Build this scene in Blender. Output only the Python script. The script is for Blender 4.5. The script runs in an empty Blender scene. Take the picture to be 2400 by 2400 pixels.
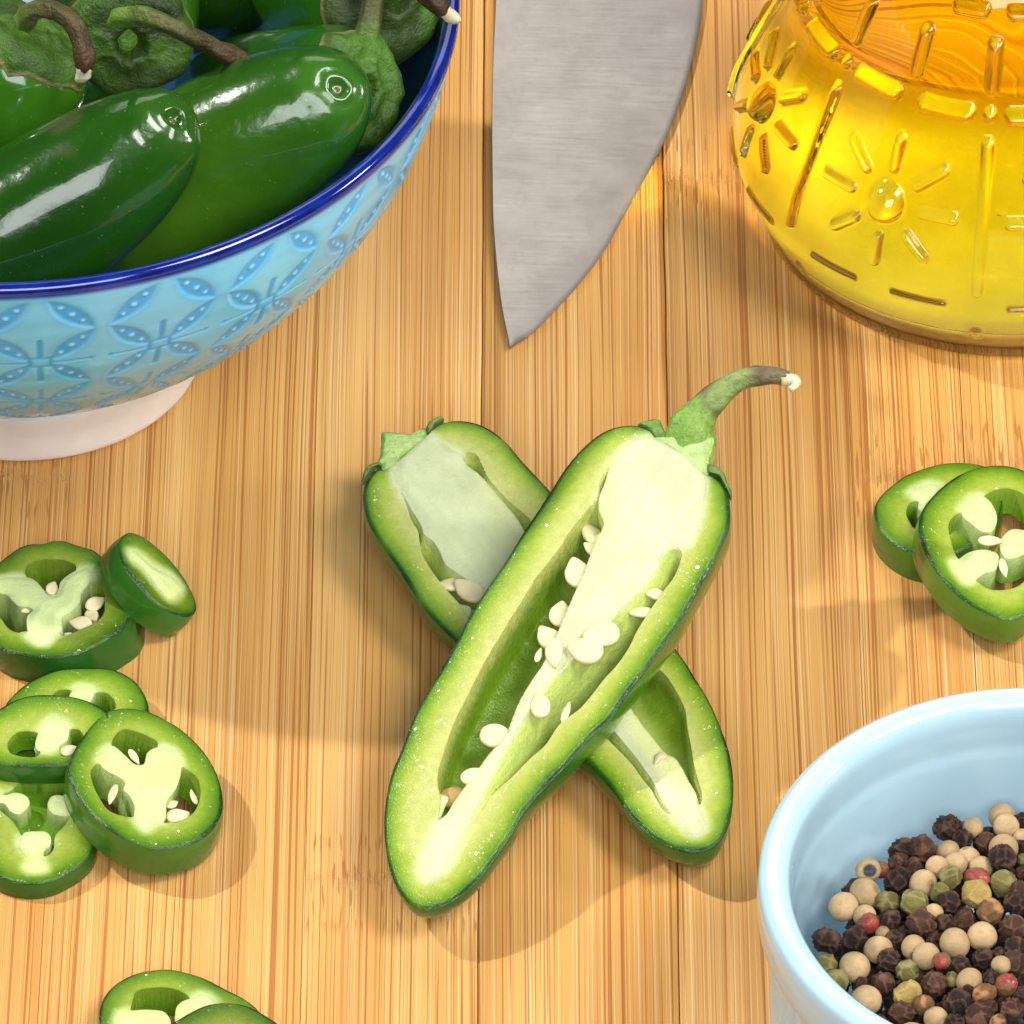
import bpy, math
import numpy as np
from mathutils import Matrix, Vector

# scene unit: 1 Blender unit = 1 cm
S = bpy.context.scene
COL = S.collection
S.unit_settings.system = 'METRIC'
S.unit_settings.scale_length = 0.01

# ---------------------------------------------------------------- camera
TH, DIST, FPX = math.radians(42.3), 124.0, 8.0 * 2400
cam = bpy.data.cameras.new('camera')
cam.lens, cam.sensor_width = 288.0, 36.0
cam.clip_start, cam.clip_end = 5.0, 2000.0
cam_o = bpy.data.objects.new('camera', cam)
COL.objects.link(cam_o)
cam_o.location = (0, -DIST * math.cos(TH), DIST * math.sin(TH))
cam_o.rotation_euler = (math.pi / 2 - TH, 0, 0)
S.camera = cam_o

# ---------------------------------------------------------------- world, lamps, exposure
W = bpy.data.worlds.new('World')
S.world = W
W.use_nodes = True
W.node_tree.nodes['Background'].inputs[0].default_value = (1.0, 0.97, 0.93, 1)
W.node_tree.nodes['Background'].inputs[1].default_value = 0.03


def lamp(name, loc, aim, size, power, color=(1, 1, 1), shape='RECTANGLE', size_y=None):
    l = bpy.data.lights.new(name, 'AREA')
    l.shape, l.size, l.energy, l.color = shape, size, power, color
    if size_y:
        l.size_y = size_y
    o = bpy.data.objects.new(name, l)
    COL.objects.link(o)
    o.location = loc
    o.rotation_euler = (Vector(aim) - Vector(loc)).to_track_quat('-Z', 'Y').to_euler()
    return o


lamp('key_lamp', (-80, 25, 93), (0, 0, 0), 4.5, 116000, (1.0, 0.965, 0.91), 'DISK')
lamp('side_softbox', (62, -28, 104), (0, 2, 0), 44, 108000, (1.0, 0.97, 0.92), 'RECTANGLE', 44)
lamp('right_lamp', (112, 0, 52), (4, 5, 0), 20, 44000, (1.0, 0.96, 0.89), 'RECTANGLE', 20)
lamp('front_softbox', (4, -88, 78), (0, 0, 0), 76, 98000, (0.97, 0.985, 1.0), 'RECTANGLE', 50)
lamp('added_back_panel', (3, 108, 98), (2, 6, 0), 90, 33000, (1.0, 0.93, 0.87), 'RECTANGLE', 60)  # unseen area lamp added behind to lighten the blade's reflection

vs = S.view_settings
vs.view_transform, vs.look, vs.exposure, vs.gamma = 'Standard', 'None', 0.0, 1.0
cy = S.cycles
cy.use_denoising = True
cy.max_bounces, cy.diffuse_bounces, cy.glossy_bounces, cy.transmission_bounces = 16, 5, 6, 16
cy.transparent_max_bounces = 16
cy.caustics_refractive = True
cy.caustics_reflective = True
cy.blur_glossy = 0.06
cy.sample_clamp_indirect = 60.0

# ---------------------------------------------------------------- geometry helpers
CAM = np.array(cam_o.location)
FW = np.array([0, math.cos(TH), -math.sin(TH)])
UP = np.array([0, math.sin(TH), math.cos(TH)])


def ray(px, py):
    return FW + (px - 1200) / FPX * np.array([1., 0, 0]) + (1200 - py) / FPX * UP


def at(px, py, z=0.0):
    """the point at height z on the board that the photograph shows at pixel (px, py) of 2400"""
    d = ray(px, py)
    return CAM + d * ((z - CAM[2]) / d[2])


def crop(x0, y0, s, pts):
    return [(x0 + p[0] / s, y0 + p[1] / s) for p in pts]


def catmull(pts, n, closed=False):
    p = np.asarray(pts, float)
    if closed:
        q = np.vstack([p[-1], p, p[0], p[1]])
    else:
        q = np.vstack([2 * p[0] - p[1], p, 2 * p[-1] - p[-2]])
    dt = np.maximum(np.linalg.norm(np.diff(q, axis=0), axis=1), 1e-9)**.5
    sl = np.diff(q, axis=0) / dt[:, None]
    tg = (sl[:-1] * dt[1:, None] + sl[1:] * dt[:-1, None]) / (dt[1:] + dt[:-1])[:, None]
    out = []
    for i in range(1, len(q) - 2):
        t = np.linspace(0, 1, 24, endpoint=False)[:, None]
        h = dt[i]
        out.append((2 * t**3 - 3 * t**2 + 1) * q[i] + (t**3 - 2 * t**2 + t) * h * tg[i - 1] + (3 * t**2 - 2 * t**3) * q[i + 1] + (t**3 - t**2) * h * tg[i])
    out = np.vstack(out + [q[-2][None]])
    seg = np.r_[0, np.cumsum(np.linalg.norm(np.diff(out, axis=0), axis=1))]
    u = np.linspace(0, seg[-1], n, endpoint=not closed)
    return np.stack([np.interp(u, seg, out[:, k]) for k in range(p.shape[1])], -1)


def wob(P, freq, seed, octs=2):
    """smooth pseudo-random field in [-1, 1] over points P (.., k)"""
    r = np.random.default_rng(seed)
    P = np.asarray(P, float)
    out = np.zeros(P.shape[:-1])
    amp, tot = 1.0, 0.0
    for o in range(octs):
        acc = np.zeros(P.shape[:-1])
        for k in range(7):
            d = r.normal(size=P.shape[-1])
            d /= np.linalg.norm(d)
            acc += np.sin(freq * r.uniform(.6, 1.5) * (P @ d) + r.uniform(0, 6.28))
        out += amp * acc / 3.2
        tot += amp
        amp *= .5
        freq *= 2.1
    return np.clip(out / tot, -1, 1)


def sstep(a, b, x):
    t = np.clip((x - a) / (b - a), 0, 1)
    return t * t * (3 - 2 * t)


def ramp(x, stops):
    xs = [s[0] for s in stops]
    return np.stack([np.interp(x, xs, [s[1][k] for s in stops]) for k in range(3)], -1)


def link(name, me, mat, parent=None, smooth=True, sharp=None):
    if mat is not None:
        me.materials.append(mat)
    if smooth:
        me.polygons.foreach_set('use_smooth', np.ones(len(me.polygons), bool))
    if sharp:
        me.set_sharp_from_angle(angle=math.radians(sharp))
    o = bpy.data.objects.new(name, me)
    COL.objects.link(o)
    if parent is not None:
        o.parent = parent
    return o


def mesh(name, V, Fq, col=None):
    """mesh from numpy verts and faces (quads/tris with equal width, or list of faces)"""
    me = bpy.data.meshes.new(name)
    V = np.asarray(V, np.float32)
    if isinstance(Fq, np.ndarray):
        n, k = Fq.shape
        me.vertices.add(len(V))
        me.vertices.foreach_set('co', V.ravel())
        me.loops.add(n * k)
        me.loops.foreach_set('vertex_index', Fq.astype(np.int32).ravel())
        me.polygons.add(n)
        me.polygons.foreach_set('loop_start', np.arange(0, n * k, k, dtype=np.int32))
    else:
        me.from_pydata(V.tolist(), [], Fq)
    me.update(calc_edges=True)
    me.validate()
    if col is not None:
        a = me.color_attributes.new('Col', 'FLOAT_COLOR', 'POINT')
        c = np.ones((len(V), 4), np.float32)
        c[:, :3] = col
        a.data.foreach_set('color', c.ravel())
    return me


def grid_faces(nr, nc, wrap=True):
    """quads over an nr x nc vertex grid; columns wrap"""
    i, j = np.meshgrid(np.arange(nr - 1), np.arange(nc if wrap else nc - 1), indexing='ij')
    j2 = (j + 1) % nc
    return np.stack([i * nc + j, i * nc + j2, (i + 1) * nc + j2, (i + 1) * nc + j], -1).reshape(-1, 4)


def compact(V, Fq, col=None):
    used = np.unique(Fq)
    m = np.full(len(V), -1)
    m[used] = np.arange(len(used))
    return V[used], m[Fq], (None if col is None else col[used])


def thing(name, label, cat, loc=(0, 0, 0), group=None):
    o = bpy.data.objects.new(name, None)
    o.empty_display_size = .3
    COL.objects.link(o)
    o.location = loc
    o['label'], o['category'] = label, cat
    if group:
        o['group'] = group
    return o


def tube(path, radii, nseg=14, noise=0.0, seed=0, ridges=0, cap=True):
    path = np.asarray(path, float)
    n = len(path)
    T = np.gradient(path, axis=0)
    T /= np.linalg.norm(T, axis=1)[:, None]
    a = np.cross(T[0], [0.3, 0.2, 1.0])
    a /= np.linalg.norm(a)
    rings = []
    ph = np.linspace(0, 2 * np.pi, nseg, endpoint=False)
    for i in range(n):
        a = a - T[i] * (a @ T[i])
        a /= np.linalg.norm(a)
        b = np.cross(T[i], a)
        r = radii[i] * (1 + (0.09 * np.cos(ridges * ph) if ridges else 0))
        rings.append(path[i] + (np.cos(ph) * r)[:, None] * a + (np.sin(ph) * r)[:, None] * b)
    V = np.vstack(rings)
    if noise:
        V = V + noise * np.stack([wob(V, 9, seed + k) for k in range(3)], -1)
    F = grid_faces(n, nseg)
    if cap:
        V = np.vstack([V, path[0], path[-1]])
        k = np.arange(nseg)
        k2 = (k + 1) % nseg
        c0 = np.stack([k2, k, np.full(nseg, n * nseg), np.full(nseg, n * nseg)], -1)
        c1 = np.stack([k + (n - 1) * nseg, k2 + (n - 1) * nseg, np.full(nseg, n * nseg + 1), np.full(nseg, n * nseg + 1)], -1)
        fl = F.tolist() + [list(x[:3]) for x in c0] + [list(x[:3]) for x in c1]
        return V, fl
    return V, F


# ---------------------------------------------------------------- materials
def new_mat(name):
    m = bpy.data.materials.new(name)
    m.use_nodes = True
    nt = m.node_tree
    b = nt.nodes['Principled BSDF']
    return m, nt, b


def nd(nt, kind, **kw):
    n = nt.nodes.new(kind)
    for k, v in kw.items():
        setattr(n, k, v)
    return n


def val(nt, n, i, v):
    n.inputs[i].default_value = v


def noise_node(nt, vec, scale, detail=2.0, rough=.5, dim='3D'):
    n = nd(nt, 'ShaderNodeTexNoise', noise_dimensions=dim)
    n.inputs['Scale'].default_value = scale
    n.inputs['Detail'].default_value = detail
    n.inputs['Roughness'].default_value = rough
    if vec is not None:
        nt.links.new(vec, n.inputs['Vector'])
    return n


def cramp(nt, fac, stops, interp='LINEAR'):
    r = nd(nt, 'ShaderNodeValToRGB')
    r.color_ramp.interpolation = interp
    e = r.color_ramp.elements
    while len(e) < len(stops):
        e.new(.5)
    for k, (p, c) in enumerate(stops):
        e[k].position = p
        e[k].color = (*c, 1) if len(c) == 3 else c
    nt.links.new(fac, r.inputs[0])
    return r


def mixc(nt, fac, a, b, blend='MIX'):
    m = nd(nt, 'ShaderNodeMix', data_type='RGBA', blend_type=blend)
    for sock, v in ((m.inputs[0], fac), (m.inputs[6], a), (m.inputs[7], b)):
        if hasattr(v, 'is_linked'):
            nt.links.new(v, sock)
        elif isinstance(v, (int, float)):
            sock.default_value = v
        else:
            sock.default_value = (*v, 1)
    return m.outputs[2]


def mathn(nt, op, a, b=0.0, c=None):
    m = nd(nt, 'ShaderNodeMath', operation=op)
    for i, v in enumerate((a, b) if c is None else (a, b, c)):
        if hasattr(v, 'is_linked'):
            nt.links.new(v, m.inputs[i])
        else:
            m.inputs[i].default_value = v
    return m.outputs[0]


def mapping(nt, vec, scale, loc=(0, 0, 0)):
    m = nd(nt, 'ShaderNodeMapping')
    m.inputs['Scale'].default_value = scale
    m.inputs['Location'].default_value = loc
    nt.links.new(vec, m.inputs['Vector'])
    return m.outputs[0]


def bump(nt, b, height, strength, dist):
    n = nd(nt, 'ShaderNodeBump')
    n.inputs['Strength'].default_value = strength
    n.inputs['Distance'].default_value = dist
    nt.links.new(height, n.inputs['Height'])
    nt.links.new(n.outputs[0], b.inputs['Normal'])
    return n


def setp(b, **kw):
    for k, v in kw.items():
        b.inputs[k.replace('_', ' ')].default_value = v


def col_mat(name, rough=.4, sss=0.0, sss_r=(.5, .6, .2), sss_scale=.2, bumps=(), coat=0.0, coat_rough=.05, vary=0.0, spec=.5, wet=0.0):
    """material that takes its own colour from the mesh's Col attribute"""
    m, nt, b = new_mat(name)
    a = nd(nt, 'ShaderNodeAttribute', attribute_name='Col')
    tc = nd(nt, 'ShaderNodeTexCoord').outputs['Object']
    c = a.outputs['Color']
    if vary:
        n = noise_node(nt, tc, 9.0, 3.0, .6)
        hs = nd(nt, 'ShaderNodeHueSaturation')
        nt.links.new(c, hs.inputs['Color'])
        nt.links.new(mathn(nt, 'MULTIPLY_ADD', n.outputs['Fac'], 2 * vary, 1 - vary), hs.inputs['Value'])
        c = hs.outputs[0]
    nt.links.new(c, b.inputs['Base Color'])
    setp(b, Roughness=rough, IOR=1.4)
    b.inputs['Specular IOR Level'].default_value = spec
    if sss:
        b.inputs['Subsurface Weight'].default_value = sss
        b.inputs['Subsurface Radius'].default_value = sss_r
        b.inputs['Subsurface Scale'].default_value = sss_scale
    if coat:
        b.inputs['Coat Weight'].default_value = coat
        b.inputs['Coat Roughness'].default_value = coat_rough
    h = None
    for sc, wt in bumps:
        n = noise_node(nt, tc, sc, 2.0, .55)
        t = mathn(nt, 'MULTIPLY', n.outputs['Fac'], wt)
        h = t if h is None else mathn(nt, 'ADD', h, t)
    if h is not None:
        bump(nt, b, h, 1.0, 1.0)
    if wet:
        # wet cut cells: every cell tilts a little differently, so some of them glint
        v = nd(nt, 'ShaderNodeTexVoronoi')
        v.inputs['Scale'].default_value = 36.0
        nt.links.new(tc, v.inputs['Vector'])
        t = nd(nt, 'ShaderNodeVectorMath', operation='SUBTRACT')
        nt.links.new(v.outputs['Color'], t.inputs[0])
        t.inputs[1].default_value = (.5, .5, .5)
        sc = nd(nt, 'ShaderNodeVectorMath', operation='SCALE')
        nt.links.new(t.outputs[0], sc.inputs[0])
        sc.inputs['Scale'].default_value = wet
        ad = nd(nt, 'ShaderNodeVectorMath', operation='ADD')
        nt.links.new(nd(nt, 'ShaderNodeNewGeometry').outputs['Normal'], ad.inputs[0])
        nt.links.new(sc.outputs[0], ad.inputs[1])
        nm = nd(nt, 'ShaderNodeVectorMath', operation='NORMALIZE')
        nt.links.new(ad.outputs[0], nm.inputs[0])
        nt.links.new(nm.outputs[0], b.inputs['Coat Normal'])
        gm = noise_node(nt, tc, 2.3, 3.0, .6)
        nt.links.new(cramp(nt, gm.outputs['Fac'], [(.44, (0, 0, 0)), (.62, (.8, .8, .8))]).outputs[0], b.inputs['Coat Weight'])
        b.inputs['Coat Roughness'].default_value = .085
        b.inputs['Coat IOR'].default_value = 1.36
    return m

# ---------------------------------------------------------------- bamboo board
def bamboo_mat():
    m, nt, b = new_mat('bamboo')
    tc = nd(nt, 'ShaderNodeTexCoord').outputs['Object']
    rnd = nd(nt, 'ShaderNodeObjectInfo').outputs['Random']
    off = nd(nt, 'ShaderNodeCombineXYZ')
    nt.links.new(mathn(nt, 'MULTIPLY', rnd, 37.0), off.inputs[2])
    nt.links.new(mathn(nt, 'MULTIPLY', rnd, 91.0), off.inputs[1])
    wv = noise_node(nt, mapping(nt, tc, (.8, .12, 1)), 1.0, 1.0)
    wx = nd(nt, 'ShaderNodeCombineXYZ')
    nt.links.new(mathn(nt, 'MULTIPLY_ADD', wv.outputs['Fac'], .10, -.05), wx.inputs[0])
    ad = nd(nt, 'ShaderNodeVectorMath', operation='ADD')
    nt.links.new(tc, ad.inputs[0])
    nt.links.new(wx.outputs[0], ad.inputs[1])
    ad2 = nd(nt, 'ShaderNodeVectorMath', operation='ADD')
    nt.links.new(ad.outputs[0], ad2.inputs[0])
    nt.links.new(off.outputs[0], ad2.inputs[1])
    p = ad2.outputs[0]
    # broad tone of the strip
    br = noise_node(nt, mapping(nt, p, (1.1, .035, 1)), 1.0, 3.0)
    c = cramp(nt, br.outputs['Fac'], [(.3, (.58, .280, .072)), (.5, (.66, .345, .095)), (.72, (.755, .445, .150))]).outputs[0]
    mid = noise_node(nt, mapping(nt, p, (10, .03, 1)), 1.0, 2.0)
    c = mixc(nt, mathn(nt, 'MULTIPLY', cramp(nt, mid.outputs['Fac'], [(.48, (0, 0, 0)), (.70, (1, 1, 1))]).outputs[0], .26), c, (.56, .270, .070))
    # pale fibres
    pl = noise_node(nt, mapping(nt, p, (60, .10, 1), (3.1, 7.7, 0)), 1.0, 0.0)
    c = mixc(nt, mathn(nt, 'MULTIPLY', cramp(nt, pl.outputs['Fac'], [(.63, (0, 0, 0)), (.70, (1, 1, 1))]).outputs[0], .36), c, (.90, .74, .47))
    # fine brown fibres
    f2 = noise_node(nt, mapping(nt, p, (56, .07, 1)), 1.0, 0.0)
    c = mixc(nt, mathn(nt, 'MULTIPLY', cramp(nt, f2.outputs['Fac'], [(.59, (0, 0, 0)), (.67, (1, 1, 1))]).outputs[0], .65), c, (.46, .20, .058))
    # strong orange-brown fibres, tapering
    f1 = noise_node(nt, mapping(nt, p, (31, .075, 1), (0, 2.2, 0)), 1.0, 0.0)
    l1 = cramp(nt, f1.outputs['Fac'], [(.635, (0, 0, 0)), (.68, (1, 1, 1))]).outputs[0]
    c = mixc(nt, mathn(nt, 'MULTIPLY', l1, .72), c, (.34, .105, .016))
    # culm node (knuckle): short dashes and a puckered band where the strip has one
    ky = nd(nt, 'ShaderNodeAttribute', attribute_type='OBJECT', attribute_name='knuckle').outputs['Fac']
    sx = nd(nt, 'ShaderNodeSeparateXYZ')
    nt.links.new(tc, sx.inputs[0])
    wn = noise_node(nt, mapping(nt, p, (3.0, .6, 1)), 1.0, 2.0)
    dy = mathn(nt, 'ADD', mathn(nt, 'SUBTRACT', sx.outputs[1], ky), mathn(nt, 'MULTIPLY_ADD', wn.outputs['Fac'], .9, -.45))
    ab = mathn(nt, 'ABSOLUTE', dy)
    M = mathn(nt, 'SUBTRACT', 1.0, mathn(nt, 'SMOOTH_MIN', mathn(nt, 'DIVIDE', ab, 1.3), 1.0, .3))
    M = mathn(nt, 'MAXIMUM', M, 0.0)
    ds = noise_node(nt, mapping(nt, p, (25, 1.7, 1)), 1.0, 0.0)
    thr = mathn(nt, 'MULTIPLY_ADD', M, -.075, .675)
    dash = mathn(nt, 'MULTIPLY', mathn(nt, 'SUBTRACT', ds.outputs['Fac'], thr), 16.0)
    dash = mathn(nt, 'MINIMUM', mathn(nt, 'MAXIMUM', dash, 0.0), 1.0)
    dash = mathn(nt, 'MULTIPLY', dash, mathn(nt, 'MINIMUM', mathn(nt, 'MULTIPLY', M, 3.0), 1.0))
    c = mixc(nt, mathn(nt, 'MULTIPLY', dash, .75), c, (.40, .15, .03))
    core = mathn(nt, 'MAXIMUM', mathn(nt, 'SUBTRACT', 1.0, mathn(nt, 'DIVIDE', ab, .22)), 0.0)
    cn = noise_node(nt, mapping(nt, p, (7, 4.0, 1)), 1.0, 3.0, .7)
    core = mathn(nt, 'MULTIPLY', core, cramp(nt, cn.outputs['Fac'], [(.42, (0, 0, 0)), (.6, (1, 1, 1))]).outputs[0])
    c = mixc(nt, mathn(nt, 'MULTIPLY', core, .5), c, (.50, .24, .085))
    # each strip a little different
    hs = nd(nt, 'ShaderNodeHueSaturation')
    nt.links.new(c, hs.inputs['Color'])
    nt.links.new(mathn(nt, 'MULTIPLY_ADD', rnd, .17, .91), hs.inputs['Value'])
    nt.links.new(hs.outputs[0], b.inputs['Base Color'])
    rg = noise_node(nt, mapping(nt, p, (14, .6, 1)), 1.0, 2.0)
    nt.links.new(mathn(nt, 'MULTIPLY_ADD', rg.outputs['Fac'], .25, .34), b.inputs['Roughness'])
    b.inputs['Specular IOR Level'].default_value = .35
    h = mathn(nt, 'ADD', mathn(nt, 'MULTIPLY', f2.outputs['Fac'], .006), mathn(nt, 'MULTIPLY', l1, -.002))
    h = mathn(nt, 'ADD', h, mathn(nt, 'MULTIPLY', core, -.012))
    bump(nt, b, h, 1.0, 1.0)
    return m


M_BAMBOO = bamboo_mat()
board = thing('cutting_board', 'honey coloured bamboo cutting board of lengthwise strips that everything lies on', 'cutting board')


def seam_const(px, py):
    x = at(px, py)[0]
    return lambda y: x + 0 * y


def seam_line(a, b_):
    p, q = at(*a), at(*b_)
    return lambda y: p[0] + (q[0] - p[0]) * (y - p[1]) / (q[1] - p[1])


x165, x735, x2001 = at(165, 1100)[0], at(735, 1200)[0], at(2001, 1200)[0]
SEAMS = [(lambda y: x165 - 5.6 + 0 * y, .002), (lambda y: x165 - 2.9 + 0 * y, .004), (seam_const(165, 1100), .0015), (seam_const(735, 1200), .0015),
         (seam_line((1133, 320), (1119, 2390)), .0055), (seam_line((1554, 450), (1594, 2400)), .0055),
         (seam_const(2001, 1200), .0015), (seam_line((2247, 830), (2287, 1590)), .005),
         (lambda y: x2001 + 4.4 + 0 * y, .003), (lambda y: x2001 + 7.1 + 0 * y, .003)]
KNUCKLE = {3: at(820, 2060)[1], 4: 99.0, 5: at(1640, 420)[1], 6: at(2100, 1120)[1], 7: at(2350, 1080)[1], 1: at(80, 1120)[1]}
ys = np.linspace(-17, 24, 90)
for k in range(len(SEAMS) - 1):
    (fl, gl), (fr, gr) = SEAMS[k], SEAMS[k + 1]
    wl = .012 * wob(ys[:, None] * 1.0, 1.1, 50 + k) * (gl > .005)
    wr = .012 * wob(ys[:, None] * 1.0, 1.1, 51 + k) * (gr > .005)
    xl, xr = fl(ys) + gl + wl, fr(ys) - gr + wr
    bl, br_ = (.022 if gl > .005 else .003), (.022 if gr > .005 else .003)
    dz = .0008 * ((k * 7) % 5)
    prof = [(xl, -1.9), (xl, -.03), (xl + bl * .35, -.008), (xl + bl, 0), (xr - br_, 0), (xr - br_ * .35, -.008), (xr, -.03), (xr, -1.9)]
    V = np.stack([np.stack([x, ys, np.full_like(ys, z - dz if z > -1 else z)], -1) for x, z in prof], 1).reshape(-1, 3)
    n = len(prof)
    F = grid_faces(len(ys), n).tolist()
    F += [list(range(n))[::-1], [(len(ys) - 1) * n + q for q in range(n)]]
    o = link('bamboo_strip', mesh('bamboo_strip', V, F), M_BAMBOO, board, sharp=35)
    o['knuckle'] = float(KNUCKLE.get(k, 99.0))

# ---------------------------------------------------------------- knife
def steel_mat():
    m, nt, b = new_mat('brushed_steel')
    tc = nd(nt, 'ShaderNodeTexCoord').outputs['Object']
    n = noise_node(nt, mapping(nt, tc, (.7, 26, 26)), 1.0, 3.0, .6)
    big = noise_node(nt, tc, .9, 4.0, .65)
    sm = noise_node(nt, mapping(nt, tc, (2.2, 1.1, 1)), 1.0, 4.0, .7)
    c = cramp(nt, big.outputs['Fac'], [(.3, (.43, .40, .38)), (.7, (.57, .54, .515))]).outputs[0]
    c = mixc(nt, mathn(nt, 'MULTIPLY', cramp(nt, sm.outputs['Fac'], [(.52, (0, 0, 0)), (.70, (1, 1, 1))]).outputs[0], .5), c, (.40, .37, .34))
    c = mixc(nt, mathn(nt, 'MULTIPLY', n.outputs['Fac'], .14), c, (.40, .375, .35))
    nt.links.new(c, b.inputs['Base Color'])
    setp(b, Metallic=1.0, Roughness=.4)
    nt.links.new(mathn(nt, 'MULTIPLY_ADD', n.outputs['Fac'], .16, .30), b.inputs['Roughness'])
    bump(nt, b, n.outputs['Fac'], .12, .004)
    return m


M_STEEL = steel_mat()
knife = thing('kitchen_knife', 'wide steel kitchen knife blade lying flat with its point toward the chilli halves', 'knife')
SP = crop(1000, 0, 2.273, [(392, -2600), (382, -1200), (366, 0), (353, 300), (346, 600), (348, 900), (354, 1200), (376, 1450), (402, 1650), (443, 1838)])
ED = crop(1000, 0, 2.273, [(1560, -2600), (1545, -1200), (1470, 0), (1440, 200), (1400, 370), (1340, 560), (1260, 760), (1150, 970), (1050, 1150), (940, 1340), (820, 1500), (690, 1640), (560, 1770), (443, 1838)])
sp, ed = catmull(SP, 90), catmull(ED, 90)
# pair spine and edge points by height in the picture, top face sloping from the thick spine to the edge
zs_t, ze_t = .25, .11
rows = []
u = np.linspace(0, 1, 90)
for k in range(90):
    a = at(*sp[k], z=zs_t - .10 * u[k]**6)
    e = at(*ed[k], z=ze_t + .06 * u[k]**6)
    w = e - a
    bev = min(.09, .3 * np.linalg.norm(w))
    wn = w / (np.linalg.norm(w) + 1e-6)
    rows.append([a + [0, 0, -.012], a + wn * min(.012, bev * .2), e - wn * bev, e + [0, 0, -.024], e - wn * bev + [0, 0, -.085],
                 a + wn * .012 + [0, 0, -.20 * (1 - .6 * u[k]**4)], a + [0, 0, -.18 * (1 - .6 * u[k]**4)]])
V = np.array(rows).reshape(-1, 3)
F = grid_faces(90, 7).tolist() + [list(range(7))[::-1]]
link('blade', mesh('blade', V, F), M_STEEL, knife, sharp=18)
# bolster beyond the frame, where the blade meets the handle
hb = at(1330, -1145, .38)


# ---------------------------------------------------------------- lathe helpers
def lathe(prof, nth, c, fun=None):
    """surface of revolution; prof (n,2) of (r,z) outward-facing when it runs upward"""
    th = np.linspace(0, 2 * np.pi, nth, endpoint=False)
    r = np.repeat(prof[:, 0][:, None], nth, 1)
    z = np.repeat(prof[:, 1][:, None], nth, 1)
    V = np.stack([r * np.sin(th), -r * np.cos(th), z], -1)
    return V, th


# ---------------------------------------------------------------- blue bowl
BC = np.array([-7.48, 3.80, 0.0])
bowl = thing('patterned_bowl', 'sky blue glazed bowl with embossed leaf pattern and dark blue rim, full of green chillies', 'bowl', BC)
outer = catmull([(2.60, .93), (3.35, 1.55), (4.36, 2.4), (5.24, 3.4), (6.0, 4.6), (6.46, 5.8), (6.702, 6.795)], 300)
arc = np.r_[0, np.cumsum(np.linalg.norm(np.diff(outer, axis=0), axis=1))]
NTH = 1496
NM, TH0 = 22, math.radians(5.9)
row1 = np.interp(5.08, outer[:, 1], arc)
row2 = np.interp(3.62, outer[:, 1], arc)
PITCH = row1 - row2


def bowl_pattern(th, s):
    """engraving depth, glaze pooling and raised beads at angle th and arc position s"""
    k = (th - TH0) / (2 * np.pi / NM)
    fa = (k - np.round(k)) * 1.80
    q = (s - row1) / PITCH
    qi = np.round(q)
    fb = (q - qi) * 1.64
    live = (qi > -3.5)
    a, b = np.abs(fa), fb
    ab = np.abs(b)
    dep = np.zeros_like(a)
    pool = np.zeros_like(a)
    # leaves
    L, Wd = .50, .165
    ux, uy = .66, .75
    t = (a - .46) * ux + (ab - .43) * uy
    w = -(a - .46) * uy + (ab - .43) * ux
    lim = Wd * np.clip(1 - (t / L)**2, 0, 1)
    d = lim - np.abs(w)
    leaf = sstep(-.03, .05, d) * (np.abs(t) < L)
    dep = np.maximum(dep, leaf)
    pool = np.maximum(pool, leaf * .9)
    pool = np.maximum(pool, .28 * sstep(-.14, .0, d) * (np.abs(t) < L * 1.15))
    bead = np.zeros_like(a)
    for t0, r0 in ((-.24, .052), (.0, .058), (.23, .046)):
        bead = np.maximum(bead, sstep(r0, r0 * .45, np.hypot(t - t0, w)))
    # stalks with round ends
    upper = qi < .5

    def stroke(dist, wd):
        return sstep(wd + .020, wd - .018, dist)
    v = np.where((ab > .13) & (ab < .60), a, 9) - .012 * (ab / .6)
    v = np.minimum(v, np.hypot(a, ab - .60) - .012)
    ln = stroke(v, .036)
    hh = np.where((a > .17) & (a < .74), ab, 9)
    ln = np.maximum(ln, stroke(hh, .016))
    ln = np.maximum(ln, stroke(np.hypot(a - .75, b), .040))
    sq = np.maximum(a / 1.25, ab)
    ln = np.maximum(ln, stroke(np.abs(sq - .125), .028))
    ln = ln * (qi < .5)
    leafmask = np.where(qi > .5, b < 0, True)
    dep = np.where(leafmask, dep, 0)
    pool = np.where(leafmask, pool, 0)
    bead = np.where(leafmask, bead, 0)
    pool = np.maximum(pool, ln)
    pool = np.maximum(pool, .35 * sstep(.34, .12, np.hypot(a, ab)) * (qi < .5))
    depth = np.maximum(dep - .95 * bead * dep, ln * .8)
    edge = sstep(.0, .35, s)
    return depth * live * edge, np.clip(pool - .85 * bead * dep, 0, 1) * live, bead * dep * live


V, th = lathe(outer, NTH, BC)
thg, sg = np.meshgrid(th, arc)
dep, pool, bead = bowl_pattern(np.where(thg > np.pi, thg - 2 * np.pi, thg), sg)
tang = np.gradient(outer, axis=0)
tang /= np.linalg.norm(tang, axis=1)[:, None]
nr, nz = tang[:, 1][:, None], -tang[:, 0][:, None]
push = -.021 * dep + .006 * wob(np.stack([np.cos(thg), np.sin(thg), sg / 4], -1), 4, 5)
V = V + np.stack([nr * np.sin(thg), -nr * np.cos(thg), nz + 0 * thg], -1) * push[..., None]
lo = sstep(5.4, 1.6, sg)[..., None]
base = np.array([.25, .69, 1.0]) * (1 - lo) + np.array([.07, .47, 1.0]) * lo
stre = wob(np.stack([np.cos(thg) * 3, np.sin(thg) * 3, sg * 5], -1), 2.2, 9, 3)[..., None]
base = base * (1 + .10 * stre)
deep = np.array([.022, .37, .90])
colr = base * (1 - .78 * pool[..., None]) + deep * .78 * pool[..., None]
colr = colr + (np.array([.62, .83, .88]) - colr) * (.34 * bead[..., None])
halo = sstep(.0, -.3, dep - pool)[..., None]
rimfade = sstep(6.66, 6.78, V[..., 2])[..., None]
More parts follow.
